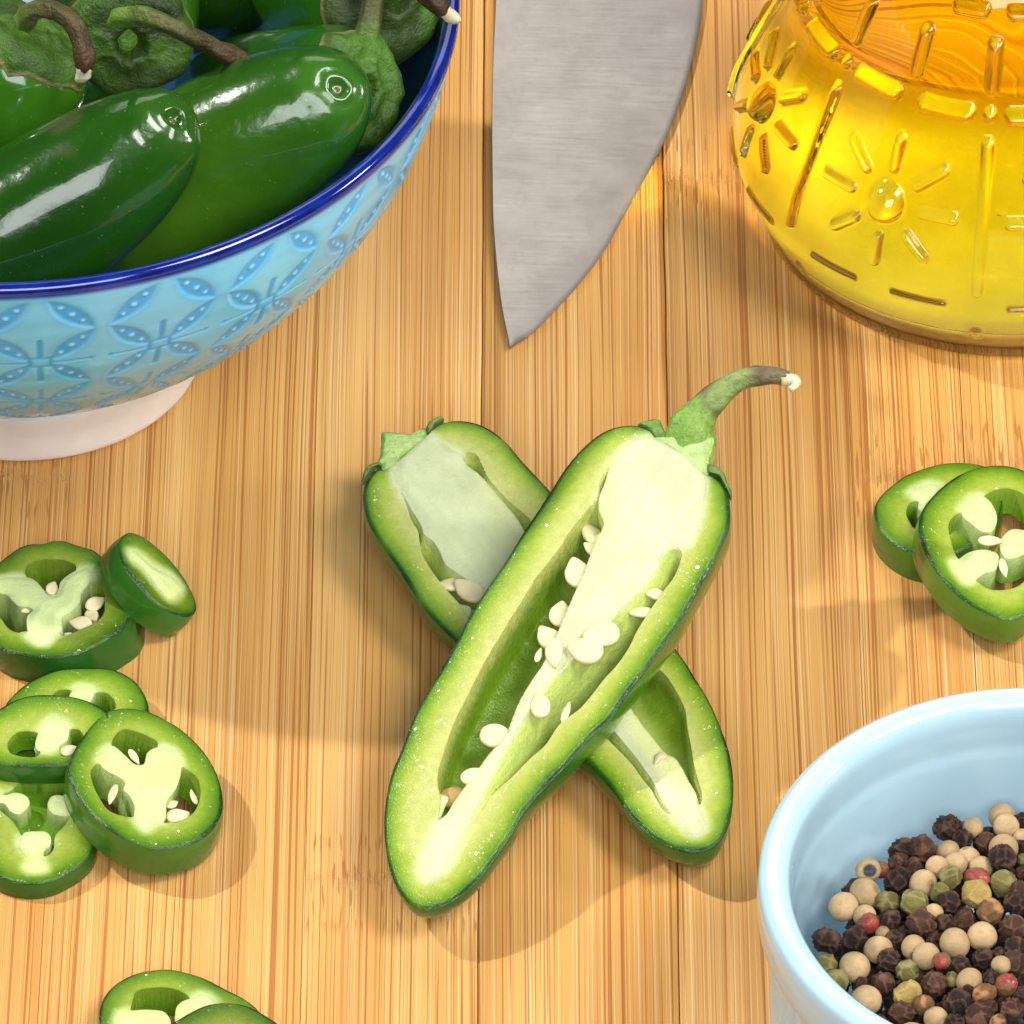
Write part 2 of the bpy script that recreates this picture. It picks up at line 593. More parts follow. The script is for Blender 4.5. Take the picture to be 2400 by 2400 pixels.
colr = colr * (1 - rimfade) + np.array([.006, .055, .42]) * rimfade
M_GLAZE = col_mat('blue_glaze', rough=.16, coat=.18, coat_rough=.04, bumps=((6, .004),), spec=.4)
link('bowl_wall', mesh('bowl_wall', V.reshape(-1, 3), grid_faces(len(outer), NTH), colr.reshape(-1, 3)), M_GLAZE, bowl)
# rim band
m, nt, b = new_mat('cobalt_glaze')
n = noise_node(nt, nd(nt, 'ShaderNodeTexCoord').outputs['Object'], 3.0, 3.0)
nt.links.new(cramp(nt, n.outputs['Fac'], [(.3, (.002, .007, .13)), (.7, (.004, .026, .27))]).outputs[0], b.inputs['Base Color'])
setp(b, Roughness=.12, Coat_Weight=.6, Coat_Roughness=.03)
rimp = catmull([(6.702, 6.79), (6.705, 6.84), (6.685, 6.90), (6.62, 6.945), (6.53, 6.93), (6.475, 6.86), (6.44, 6.74), (6.41, 6.62)], 26)
V, _ = lathe(rimp, 256, BC)
link('rim', mesh('rim', V.reshape(-1, 3), grid_faces(len(rimp), 256)), m, bowl)
# inside
inner = catmull([(6.412, 6.625), (6.20, 5.75), (5.7, 4.6), (4.95, 3.5), (4.0, 2.5), (2.9, 1.75), (1.5, 1.4), (.02, 1.35)], 60)
m, nt, b = new_mat('inner_glaze')
n = noise_node(nt, nd(nt, 'ShaderNodeTexCoord').outputs['Object'], 1.4, 3.0)
nt.links.new(cramp(nt, n.outputs['Fac'], [(.3, (.020, .085, .19)), (.7, (.045, .15, .28))]).outputs[0], b.inputs['Base Color'])
setp(b, Roughness=.10, Coat_Weight=.5, Coat_Roughness=.02)
V, _ = lathe(inner, 200, BC)
link('inner_wall', mesh('inner_wall', V.reshape(-1, 3), grid_faces(len(inner), 200)), m, bowl)
# unglazed foot
m, nt, b = new_mat('bisque')
n = noise_node(nt, nd(nt, 'ShaderNodeTexCoord').outputs['Object'], 2.0, 4.0)
nt.links.new(cramp(nt, n.outputs['Fac'], [(.3, (.80, .73, .68)), (.7, (.87, .81, .76))]).outputs[0], b.inputs['Base Color'])
setp(b, Roughness=.6)
bump(nt, b, noise_node(nt, None, 40, 2).outputs['Fac'], .15, .01)
ft = catmull([(2.45, .0), (2.655, .012), (2.70, .06), (2.70, .5), (2.695, .88), (2.60, .95)], 30)
V, _ = lathe(ft, 200, BC)
link('foot', mesh('foot', V.reshape(-1, 3), grid_faces(len(ft), 200)), m, bowl)

# ---------------------------------------------------------------- oil bottle
JC = np.array([7.69, 7.25, 0.0])
bottle = thing('oil_bottle', 'pressed glass bottle of golden oil with raised flowers and dashes', 'bottle', JC)
gl_prof = catmull([(3.5, -.03), (3.70, .02), (3.765, .12), (3.78, .28), (3.86, .46), (4.08, .92), (4.235, 1.5), (4.15, 2.2), (3.84, 3.0), (3.49, 3.8), (3.14, 4.6), (2.75, 5.4), (2.2, 6.3), (1.6, 7.2), (1.35, 8.2), (1.3, 9.6)], 330)


def capsule(u, v, u0, v0, u1, v1, w, h):
    """rounded ridge between two points, height field"""
    du, dv = u1 - u0, v1 - v0
    L2 = du * du + dv * dv + 1e-9
    t = np.clip(((u - u0) * du + (v - v0) * dv) / L2, 0, 1)
    d = np.hypot(u - u0 - t * du, v - v0 - t * dv)
    x = np.clip(1 - (d / w)**2, 0, 1)
    return h * x**.8


def bottle_relief(ph, z, r):
    """ph in radians from the front; sectors of 45 degrees, a flower in each between two bars"""
    sec = np.radians(45)
    k = (ph - np.radians(-30.5)) / sec
    u = (k - np.round(k)) * sec * r
    h = np.zeros_like(u)
    half = sec * r / 2
    # flower: dome and eight petals
    dd = np.hypot(u, z - 2.87)
    x = np.clip(1 - (dd / .31)**2, 0, 1)
    h = np.maximum(h, .21 * x**.68)
    for j in range(8):
        an = math.radians(45 * j)
        ca, sa = math.cos(an), math.sin(an)
        h = np.maximum(h, capsule(u, z - 2.87, .62 * ca, .53 * sa, 1.10 * ca, .94 * sa, .095, .085))
    ub = half - np.abs(u)                      # distance to the bar line
    h = np.maximum(h, capsule(ub, z, 0, 1.78, 0, 4.02, .10, .10))
    h = np.maximum(h, capsule(np.abs(u), z, .26, 4.43, .92, 4.43, .125, .12))
    h = np.maximum(h, capsule(ub, z, 0, 4.44, 0, 4.45, .10, .09))
    h = np.maximum(h, capsule(ub, z, 0, 4.85, 0, 5.40, .12, .11))
    h = np.maximum(h, capsule(u, z, 0, 4.85, 0, 5.40, .12, .11))
    h = np.maximum(h, capsule(np.abs(u), z, .34, 1.42, 1.14, 1.42, .07, .055))
    h = np.maximum(h, capsule(ub, z, 0, .60, 0, .78, .10, .05))
    h = np.maximum(h, capsule(np.abs(u), z, .38, 5.85, .75, 5.85, .11, .09))
    return h


NJ = 1400
V, th = lathe(gl_prof, NJ, JC)
ph = np.where(th > np.pi, th - 2 * np.pi, th)
phg, zg = np.meshgrid(ph, gl_prof[:, 1])
rg = np.repeat(gl_prof[:, 0][:, None], NJ, 1)
hh = bottle_relief(phg, zg, rg) + .006 * wob(np.stack([np.cos(phg) * 3, np.sin(phg) * 3, zg], -1), 2.2, 77)
V = V + np.stack([np.sin(phg), -np.cos(phg), 0 * phg], -1) * 1.3 * hh[..., None]
nrow = len(gl_prof)
Vv = np.vstack([V.reshape(-1, 3), [[0, 0, -.03]], [[0, 0, 9.6]]])
F = grid_faces(nrow, NJ)
k = np.arange(NJ)
k2 = (k + 1) % NJ
Fl = np.vstack([F, np.stack([k2, k, np.full(NJ, nrow * NJ), np.full(NJ, nrow * NJ)], -1)[:0]])
fl = Fl.tolist() + [[int(b_), int(a_), nrow * NJ] for a_, b_ in zip(k, k2)] + [[int(a_) + (nrow - 1) * NJ, int(b_) + (nrow - 1) * NJ, nrow * NJ + 1] for a_, b_ in zip(k, k2)]
m, nt, b = new_mat('pressed_glass')
setp(b, Base_Color=(.985, 1.0, .97, 1), Roughness=0.0, IOR=1.50, Transmission_Weight=1.0)
va = nd(nt, 'ShaderNodeVolumeAbsorption')
va.inputs['Color'].default_value = (.86, .98, .62, 1)
va.inputs['Density'].default_value = .035
nt.links.new(va.outputs[0], nt.nodes['Material Output'].inputs['Volume'])
link('glass', mesh('glass', Vv, fl), m, bottle)
# the oil fills the inside of the glass; its skin bends light by the ratio of oil to glass
op = catmull([(.02, .55), (2.6, .50), (3.2, .56), (3.48, .78), (3.80, 1.1), (3.98, 1.6), (3.89, 2.2), (3.58, 3.0), (3.23, 3.8), (2.88, 4.6), (2.49, 5.4), (1.94, 6.3), (1.34, 7.2), (1.1, 8.2), (1.08, 8.8), (.02, 8.8)], 120)
V, _ = lathe(op, 220, JC)
m, nt, b = new_mat('oil')
setp(b, Base_Color=(1, 1, 1, 1), Roughness=0.0, IOR=.975, Transmission_Weight=1.0)
va = nd(nt, 'ShaderNodeVolumeAbsorption')
va.inputs['Color'].default_value = (1.0, .925, .01, 1)
va.inputs['Density'].default_value = .58
nt.links.new(va.outputs[0], nt.nodes['Material Output'].inputs['Volume'])
link('oil', mesh('oil', V.reshape(-1, 3), grid_faces(len(op), 220)), m, bottle)

# pale disc added under the oil to brighten it, rim fading to brown
m, nt, b = new_mat('oil_brightener_pale')
tcb = nd(nt, 'ShaderNodeTexCoord').outputs['Object']
nb = noise_node(nt, tcb, .9, 3.0, .6)
gr = nd(nt, 'ShaderNodeVectorMath', operation='LENGTH')
nt.links.new(tcb, gr.inputs[0])
rw = mathn(nt, 'ADD', gr.outputs['Value'], mathn(nt, 'MULTIPLY_ADD', nb.outputs['Fac'], 1.2, -.6))
mixb = nd(nt, 'ShaderNodeMix', data_type='RGBA')
nt.links.new(cramp(nt, mathn(nt, 'DIVIDE', rw, 4.0), [(.50, (1, 1, 1)), (.80, (0, 0, 0))]).outputs[0], mixb.inputs[0])
mixb.inputs[6].default_value = (.62, .36, .11, 1)
nt.links.new(mixb.outputs[2], b.inputs['Base Color'])
nt.links.new(cramp(nt, nb.outputs['Fac'], [(.3, (.90, .82, .62)), (.7, (.98, .95, .86))]).outputs[0], mixb.inputs[7])
setp(b, Roughness=.7)
bump(nt, b, noise_node(nt, tcb, 9.0, 4.0, .7).outputs['Fac'], .35, .03)
bp = catmull([(3.25, .06), (3.30, .16), (3.26, .30), (3.1, .38), (1.7, .37), (1.0, .33), (.02, .32)], 60)
V, _ = lathe(bp, 160, JC)
link('oil_brightener', mesh('oil_brightener', V.reshape(-1, 3), grid_faces(len(bp), 160)), m, bottle)

# ---------------------------------------------------------------- ramekin
RC = np.array([7.24, -11.83, 0.0])
ramekin = thing('ramekin', 'pale blue fluted ramekin holding mixed peppercorns', 'ramekin', RC)
m, nt, b = new_mat('pale_blue_glaze')
n = noise_node(nt, nd(nt, 'ShaderNodeTexCoord').outputs['Object'], 1.2, 3.0)
nt.links.new(cramp(nt, n.outputs['Fac'], [(.3, (.44, .645, .765)), (.7, (.49, .685, .79))]).outputs[0], b.inputs['Base Color'])
setp(b, Roughness=.14, Coat_Weight=.5, Coat_Roughness=.03)
M_RAM = m
rp = catmull([(3.45, .0), (3.60, .05), (3.62, .25), (3.64, 1.2), (3.66, 2.6), (3.665, 2.98), (3.70, 3.08), (3.80, 3.14), (3.845, 3.25), (3.865, 3.5), (3.865, 3.78), (3.83, 3.93), (3.74, 4.0)], 170)
V, th = lathe(rp, 900, RC)
thg, zg = np.meshgrid(th, rp[:, 1])
fl_ = -.055 * (1 - np.abs(np.sin(thg * 32))) * sstep(.2, .5, zg) * sstep(3.02, 2.86, zg)
V = V + np.stack([np.sin(thg), -np.cos(thg), 0 * thg], -1) * fl_[..., None]
link('fluted_wall', mesh('fluted_wall', V.reshape(-1, 3), grid_faces(len(rp), 900)), M_RAM, ramekin)
rp = catmull([(3.741, 4.0), (3.64, 4.012), (3.54, 3.99), (3.45, 3.92), (3.405, 3.78), (3.39, 3.5), (3.385, 3.2), (3.36, 3.05), (3.33, 2.6), (3.30, 2.0), (3.22, 1.0), (3.05, .55), (2.6, .42), (.02, .4)], 110)
V, _ = lathe(rp, 300, RC)
link('inner_wall', mesh('inner_wall', V.reshape(-1, 3), grid_faces(len(rp), 300)), M_RAM, ramekin)

# ---------------------------------------------------------------- cut chillies: halves and slices
def resample(poly, n):
    return catmull(poly, n, closed=True)


def sdf(P, poly):
    """signed distance (positive inside) and nearest boundary point, P (M,2), closed poly (K,2)"""
    A = np.asarray(poly, float)
    B = np.roll(A, -1, 0)
    best = np.full(len(P), 1e9)
    near = np.zeros((len(P), 2))
    odd = np.zeros(len(P), bool)
    for a, b in zip(A, B):
        d = b - a
        L2 = d @ d + 1e-12
        t = np.clip(((P - a) @ d) / L2, 0, 1)
        q = a + t[:, None] * d
        dist = ((P - q)**2).sum(1)
        m = dist < best
        best[m] = dist[m]
        near[m] = q[m]
        if a[1] != b[1]:
            c = (a[1] > P[:, 1]) != (b[1] > P[:, 1])
            x = a[0] + (P[:, 1] - a[1]) * d[0] / (b[1] - a[1])
            odd ^= c & (P[:, 0] < x)
    return np.where(odd, 1, -1) * np.sqrt(best), near


def polydist(P, line):
    best = np.full(len(P), 1e9)
    line = np.asarray(line, float)
    for a, b in zip(line[:-1], line[1:]):
        d = b - a
        t = np.clip(((P - a) @ d) / (d @ d + 1e-12), 0, 1)
        best = np.minimum(best, ((P - a - t[:, None] * d)**2).sum(1))
    return np.sqrt(best)


class Plane:
    def __init__(self, o, n, ex):
        self.o = np.asarray(o, float)
        self.n = np.asarray(n, float) / np.linalg.norm(n)
        ex = np.asarray(ex, float)
        ex = ex - self.n * (ex @ self.n)
        self.ex = ex / np.linalg.norm(ex)
        self.ey = np.cross(self.n, self.ex)

    def uv(self, pts):
        out = []
        for px, py in pts:
            d = ray(px, py)
            p = CAM + d * (((self.o - CAM) @ self.n) / (d @ self.n)) - self.o
            out.append((p @ self.ex, p @ self.ey))
        return np.array(out)

    def loc(self, uvz):
        """plane coordinates -> offset from the plane's origin"""
        uvz = np.asarray(uvz, float)
        return uvz[..., :1] * self.ex + uvz[..., 1:2] * self.ey + uvz[..., 2:3] * self.n

    def matrix(self):
        return Matrix((self.ex, self.ey, self.n)).transposed().to_4x4()


M_FLESH = col_mat('chilli_flesh', rough=.22, sss=.35, sss_r=(.45, .6, .15), sss_scale=.16, bumps=((26, .010), (50, .006)), vary=.24, spec=.5, wet=1.5)
M_FLESH_HALF = col_mat('halved_chilli_flesh', rough=.22, sss=.35, sss_r=(.45, .6, .15), sss_scale=.16, bumps=((26, .010), (50, .006)), vary=.24, spec=.5, wet=1.05)
M_PITH = col_mat('chilli_pith', rough=.5, sss=.5, sss_r=(.6, .6, .4), sss_scale=.18, bumps=((18, .012), (50, .010)), vary=.07, spec=.35, wet=.7)
M_CUTSKIN = col_mat('chilli_cut_skin', rough=.20, sss=.15, sss_r=(.3, .5, .1), sss_scale=.1, bumps=((2.2, .010),), coat=.3, vary=.12)
M_SEED = col_mat('seed_coat', rough=.36, sss=.4, sss_r=(.6, .5, .3), sss_scale=.08, bumps=((16, .006),), vary=.05)


def seed_mesh(kind, colour, k):
    """flat round seed with a small beak; unit radius"""
    nr, nt_ = 15, 28
    la = np.linspace(-math.pi / 2, math.pi / 2, nr)
    lo = np.linspace(0, 2 * math.pi, nt_, endpoint=False)
    LA, LO = np.meshgrid(la, lo, indexing='ij')
    x, y = np.cos(LA) * np.cos(LO), np.cos(LA) * np.sin(LO)
    z = np.sin(LA)
    beak = np.clip(np.cos(LO), 0, 1)**10 * .38 * np.cos(LA)
    x = x * (1 + beak)
    z = .34 * np.sign(z) * np.abs(z)**.7 * (1 - .30 * np.exp(-(np.hypot(x, y) / .55)**2))
    V = np.stack([x, y, z], -1).reshape(-1, 3)
    V = V * (1 + .05 * wob(V, 2.5, 300 + k)[:, None])
    c = np.array(colour) * (1 + .10 * wob(V, 2, 320 + k)[:, None])
    c = c * (1 - .35 * sstep(1.0, 1.35, V[:, 0])[:, None] * np.array([.3, .5, .9]))
    return mesh('seed', V, grid_faces(nr, nt_), c)


SEEDS = [seed_mesh('seed', (.80, .70, .43), k) for k in range(3)] + [seed_mesh('seed', (.42, .28, .09), 3)]
for me_ in SEEDS:
    me_.materials.append(M_SEED)
    me_.polygons.foreach_set('use_smooth', np.ones(len(me_.polygons), bool))


def add_seed(parent, pl, px, a, b, ang=0.0, z=0.0, tilt=0.0, kind=0, thick=1.0):
    """seed centred at pixel px, half sizes a, b in cm, turned ang degrees in the cut plane"""
    u, v = pl.uv([px])[0]
    o = bpy.data.objects.new('seed', SEEDS[kind])
    COL.objects.link(o)
    o.parent = parent
    R = pl.matrix() @ Matrix.Translation((u, v, z)) @ Matrix.Rotation(math.radians(ang), 4, 'Z') @ Matrix.Rotation(math.radians(tilt), 4, 'X')
    o.matrix_local = R @ Matrix.Diagonal((a, b, min(a, b) * 1.15 * thick, 1))
    if kind == 3:
        o['label'] = 'brown spoiled seed'
    return o


def split_parts(parent, pl, V, F, C, pith_mask, deep):
    for nm, sel, mt in (('flesh', ~pith_mask, M_FLESH), ('pith', pith_mask, M_PITH)):
        if sel.any():
            v, f, c = compact(V, F[sel], C)
            link(nm, mesh(nm, pl.loc(v), f, c), mt, parent, sharp=42)


def cut_piece(parent, pl, outline, voids, piths, spine=None, N=420, M=60, thick=.5, shift=(0, 0), half=False, depth_fn=None,
              tone=1.0, skin_tone=1.0, seed=0, soft=None, flare=.04, solid_core=False):
    """outline, voids, piths: closed pixel polygons on the cut plane."""
    B = resample(pl.uv(outline), N)
    if (np.roll(B, -1, 0)[:, 0] * B[:, 1] - B[:, 0] * np.roll(B, -1, 0)[:, 1]).sum() > 0:
        B = B[::-1]
    if spine is None:
        Sp = np.repeat(B.mean(0)[None], N, 0)
        tt = np.zeros(N)
    else:
        s0, s1 = pl.uv(spine)
        d = s1 - s0
        tt = np.clip(((B - s0) @ d) / (d @ d), 0, 1)
        Sp = s0 + tt[:, None] * d
    rho = np.linspace(0.0, 1, M)
    rho = rho**.85
    P = Sp[None] + rho[:, None, None] * (B - Sp)[None]
    P = P.reshape(-1, 2)
    VD = [resample(pl.uv(v), max(60, len(v) * 6)) for v in voids]
    PT = [resample(pl.uv(v), max(50, len(v) * 6)) for v in piths]

    def fields(P):
        sv = np.full(len(P), -1e3)
        nv = np.zeros((len(P), 2))
        which = np.zeros(len(P), int)
        for i, v in enumerate(VD):
            s, n_ = sdf(P, v)
            m = s > sv
            sv[m], nv[m], which[m] = s[m], n_[m], i
        spt = np.full(len(P), -1e3)
        npt = np.zeros((len(P), 2))
        for v in PT:
            s, n_ = sdf(P, v)
            m = s > spt
            spt[m], npt[m] = s[m], n_[m]
        return sv, nv, spt, npt, which
    sv, nv, spt, npt, which = fields(P)
    rough = .012 * wob(P, 14, seed + 1, 2)
    cell = np.linalg.norm(B - Sp, axis=1).mean() / M
    s = np.minimum(sv, -spt)
    usep = -spt < sv
    tgt = np.where(usep[:, None], npt, nv)
    inner = np.tile(np.arange(M)[:, None] < M - 1, (1, N)).ravel()
    snap = (np.abs(s) < .6 * cell) & inner & (s > -900)
    P[snap] = tgt[snap]
    s = np.where(snap, 0, s)
    return B, Sp, tt, rho, P, s, sv, spt, which, VD, PT


def flesh_colour(d, P, spt, seed, tone, half):
    w = d + .030 * wob(P, 5, seed + 3)
    if half:
        st = [(0, (.014, .062, .005)), (.028, (.026, .105, .007)), (.065, (.10, .25, .012)), (.14, (.21, .39, .024)), (.28, (.42, .55, .075)), (.5, (.60, .67, .20))]
    else:
        st = [(0, (.012, .060, .005)), (.022, (.020, .090, .006)), (.05, (.085, .215, .009)), (.14, (.15, .31, .013)), (.28, (.28, .43, .034)), (.45, (.40, .52, .08))]
    c = ramp(w, st) * tone * (np.array([.86, .81, .82]) if half else np.array([.88, .83, .85]))
    pc = np.array([.63, .67, .40]) if half else np.array([.62, .72, .33])
    k = sstep(-.16, .05, spt + .03 * wob(P, 4, seed + 4))[:, None]
    pv = 1 + .10 * wob(P, 3, seed + 6, 3)[:, None] + .05 * wob(P * np.array([2.5, 14.]), 1.6, seed + 7, 2)[:, None]
    yel = sstep(.15, .75, wob(P * np.array([1., 2.2]), 1.5, seed + 8, 2))[:, None] * .55
    pc2 = pc * pv * (1 - yel) + np.array([.70, .76, .26]) * yel
    return c * (1 - k) + pc2 * k


def build_slice(name, label, pl, outline, voids, piths, thick=.5, shift=(0., 0.), seed=0, tone=1.0, skin=(.030, .125, .012), N=420, M=60, group=None, floor=None):
    root = thing(name, label, 'chilli slice', tuple(pl.o), group)
    B, Sp, tt, rho, P, s, sv, spt, which, VD, PT = cut_piece(root, pl, outline, voids, piths, N=N, M=M, seed=seed)
    rg = np.repeat(rho, N)
    R = np.linalg.norm(B - Sp, axis=1)
    d = (1 - rg) * np.tile(R, M)
    t = thick if floor is None else floor
    z = -t * sstep(0, .03, s)
    z = z + .010 * wob(P, 6, seed + 11) * (s <= 0) - .03 * sstep(.05, 0, d)
    z = z + .03 * sstep(.0, .12, spt) * (s <= 0)
    C = flesh_colour(d, P, spt, seed, tone, False)
    # rim of each chamber is darker green, its wall too
    wallc = np.array([.13, .28, .012]) * tone
    k = (sstep(-.05, .0, s) * .35 * (spt < -.03) + (s > .001) * .65)[:, None]
    C = C * (1 - k) + wallc * k
    V = np.column_stack([P, z])
    F = grid_faces(M, N)
    if floor is None:
        hole = s > .034
        F = F[~hole[F].all(1)]
    fm = ((spt[F] > 0).mean(1) > .5) & ~((s[F].min(1) > -1e-9) & (s[F].max(1) > 0))
    split_parts(root, pl, V, F, C, fm, None)
    # skin: side wall and underside
    nz = 12
    h = np.linspace(0, 1, nz)
    cen = B.mean(0)
    out = (B - cen) / np.linalg.norm(B - cen, axis=1)[:, None]
    rows = [np.column_stack([B, np.full(N, -.03)])]
    for q in h[1:]:
        bul = .022 * math.sin(math.pi * min(q * 1.15, 1)) + .02 * q
        Q = B + out * bul + np.array(shift) * q + out * (.008 * wob(np.column_stack([B * 1.0, np.full(N, q)]), 2.2, seed + 21))[:, None]
        rows.append(np.column_stack([Q, np.full(N, -.03 - (thick - .03) * q)]))
    Q = rows[-1].copy()
    Q[:, :2] = cen + np.array(shift) + (Q[:, :2] - cen - np.array(shift)) * .72
    rows.append(Q)
    V = np.vstack(rows)
    F = grid_faces(len(rows), N)
    sc = np.array(skin) * (1 + .22 * wob(V, 1.4, seed + 31)[:, None])
    sc = sc + np.array([.03, .05, .0]) * sstep(.2, .9, wob(V, 1.1, seed + 33))[:, None]
    link('skin', mesh('skin', pl.loc(V), F, sc), M_CUTSKIN, root, sharp=50)
    return root


def cz(x0, y0, s):
    return lambda pts: crop(x0, y0, s, pts)


A5, A6, A7, A8 = cz(0, 1200, 3.864), cz(0, 1540, 3.45), cz(200, 2240, 3.864), cz(2000, 1060, 4.2)


def flat_plane(px, z, n=(0, 0, 1)):
    return Plane(at(*px, z), n, (1, 0, 0))


GS = 'chilli slices lying on the board'
# thick slice at the left edge
pl = flat_plane(A5([(450, 800)])[0], .60)
sl = build_slice('chilli_slice', 'thick dark green chilli slice under the leaning end piece, white core with seeds', pl,
    A5([(0, 440), (80, 380), (180, 310), (280, 280), (400, 275), (470, 255), (560, 250), (650, 275), (760, 310), (830, 330), (900, 375), (1000, 455), (1095, 580), (1165, 750), (1185, 870), (1168, 960), (1120, 1040), (1000, 1130), (850, 1220), (700, 1280), (550, 1310), (400, 1310), (250, 1295), (100, 1270), (0, 1240), (-150, 1150), (-250, 1000), (-270, 800), (-220, 620), (-100, 490)]),
    [A5([(230, 560), (245, 490), (320, 440), (450, 430), (580, 440), (680, 480), (690, 520), (640, 700), (480, 780), (330, 700)]),
     A5([(790, 640), (890, 650), (940, 720), (950, 830), (940, 920), (880, 990), (780, 1040), (670, 1090), (580, 1120), (500, 1060), (500, 900), (640, 820)]),
     A5([(-150, 800), (-60, 740), (0, 735), (60, 745), (200, 780), (330, 900), (300, 1060), (200, 1095), (100, 1075), (0, 960), (-80, 880)])],
    [A5([(-60, 620), (60, 590), (180, 585), (270, 595), (340, 640), (400, 710), (440, 750), (500, 748), (530, 700), (545, 640), (600, 585), (690, 530), (790, 510), (850, 560), (810, 640), (740, 730), (720, 830), (650, 900), (570, 950), (560, 1000), (560, 1080), (480, 1130), (420, 1200), (340, 1200), (270, 1120), (245, 1040), (250, 940), (300, 890), (250, 860), (170, 850), (110, 800), (60, 750), (-60, 720)])],
    thick=.60, shift=(.17, .03), seed=10, tone=.78, skin=(.022, .105, .012), group=GS)
for (c_, a, b, g, z, ti, th_) in [((470, 675), .125, .10, 80, -.06, 20, 1), ((850, 790), .15, .11, 40, -.10, 25, 1), ((825, 860), .12, .10, -60, -.16, 10, 1), ((745, 965), .15, .125, 170, -.10, -15, 1),
                                ((265, 855), .13, .05, 20, -.06, 30, 1), ((640, 1045), .11, .045, -15, -.16, 10, 1), ((205, 1045), .10, .09, 60, -.20, 10, 1), ((862, 930), .12, .04, 85, -.2, 10, 1)]:
    add_seed(sl, pl, A5([c_])[0], a, b, g, z, ti)
# solid end piece leaning on it
pl = Plane(at(*A5([(1440, 560)])[0], .92), (.57, -.06, .80), (1, 0, 0))
build_slice('chilli_slice', 'small solid chilli end slice leaning on the thick slice, no seed chambers', pl,
    A5([(1088, 300), (1100, 240), (1135, 198), (1190, 180), (1280, 208), (1400, 290), (1520, 400), (1620, 520), (1715, 660), (1775, 790), (1785, 870), (1755, 925), (1700, 942), (1620, 930), (1500, 880), (1360, 775), (1240, 640), (1150, 520), (1100, 410)]),
    [], [A5([(1180, 350), (1240, 370), (1400, 500), (1560, 580), (1650, 690), (1600, 770), (1530, 790), (1440, 690), (1290, 510), (1200, 430)])], thick=.50, seed=40, tone=.78, skin=(.04, .17, .016), N=300, M=44, group=GS)
# slice at the back of the pile
pl = flat_plane(A6([(620, 400)])[0], .42)
build_slice('chilli_slice', 'rearmost chilli slice of the left pile, mostly hidden below two others', pl,
    A6([(50, 370), (110, 300), (200, 220), (320, 150), (450, 105), (600, 80), (750, 78), (900, 88), (1000, 130), (1080, 180), (1140, 250), (1180, 320), (1200, 400), (1190, 480), (1120, 580), (980, 680), (750, 740), (450, 730), (200, 640), (80, 520), (40, 440)]),
    [A6([(440, 290), (500, 262), (580, 270), (600, 340), (560, 420), (450, 420), (410, 350)]), A6([(745, 300), (840, 285), (920, 340), (930, 420), (850, 450), (740, 400)])],
    [A6([(560, 310), (590, 270), (640, 235), (720, 245), (760, 290), (740, 350), (700, 430), (590, 430)])],
    thick=.40, seed=60, tone=1.0, group=GS, N=380, M=52)
# tilted middle slice
pl = Plane(at(*A6([(320, 590)])[0], .86), (-.02, -.17, .98), (1, 0, 0))
sl = build_slice('chilli_slice', 'chilli slice propped on the rearmost one at the left edge, cut off by the picture', pl,
    A6([(-190, 520), (-90, 450), (0, 410), (100, 352), (220, 310), (380, 298), (540, 310), (680, 340), (790, 385), (880, 450), (905, 600), (850, 750), (700, 850), (300, 885), (0, 860), (-200, 760), (-250, 640)]),
    [A6([(100, 640), (150, 610), (230, 600), (320, 620), (340, 720), (300, 800), (150, 800), (80, 770), (60, 700)]), A6([(530, 600), (640, 590), (690, 700), (640, 780), (500, 800), (480, 720)])],
    [A6([(330, 570), (420, 490), (545, 560), (560, 610), (540, 680), (480, 720), (440, 760), (300, 750), (285, 700), (300, 640)])],
    thick=.40, seed=80, tone=1.02, group=GS, N=380, M=52)
add_seed(sl, pl, A6([(545, 725)])[0], .12, .09, 20, -.1, 10)
add_seed(sl, pl, A6([(310, 700)])[0], .11, .06, 80, -.1, 10)
# front left slice with three loose lobes
pl = Plane(at(*A6([(280, 1300)])[0], .34), (0, -.02, 1), (1, 0, 0))
build_slice('chilli_slice', 'chilli slice at the left edge with an open middle and three separate pale lobes', pl,
    A6([(-160, 1000), (-80, 890), (0, 830), (100, 772), (220, 732), (350, 725), (460, 750), (560, 800), (660, 900), (740, 1080), (775, 1330), (755, 1540), (680, 1650), (560, 1735), (430, 1800), (300, 1830), (150, 1822), (0, 1775), (-120, 1660), (-200, 1450), (-230, 1200)]),
    [A6([(80, 1085), (130, 1040), (200, 992), (290, 970), (360, 1012), (470, 1012), (560, 1100), (585, 1250), (530, 1350), (450, 1440), (430, 1560), (380, 1610), (230, 1605), (170, 1550), (170, 1450), (120, 1350), (60, 1290), (0, 1240), (-60, 1200), (-40, 1120)])],
    [A6([(-70, 1080), (40, 1112), (130, 1095), (210, 1122), (240, 1180), (210, 1232), (150, 1272), (90, 1252), (30, 1182), (-50, 1172)]),
     A6([(385, 1190), (420, 1130), (480, 1118), (570, 1150), (640, 1240), (540, 1285), (440, 1272), (398, 1240)]),
     A6([(165, 1475), (200, 1420), (300, 1405), (375, 1412), (412, 1460), (402, 1530), (365, 1565), (350, 1640), (370, 1720), (220, 1710), (232, 1610), (185, 1555)])],
    thick=.30, seed=100, tone=.95, group=GS, floor=.27)
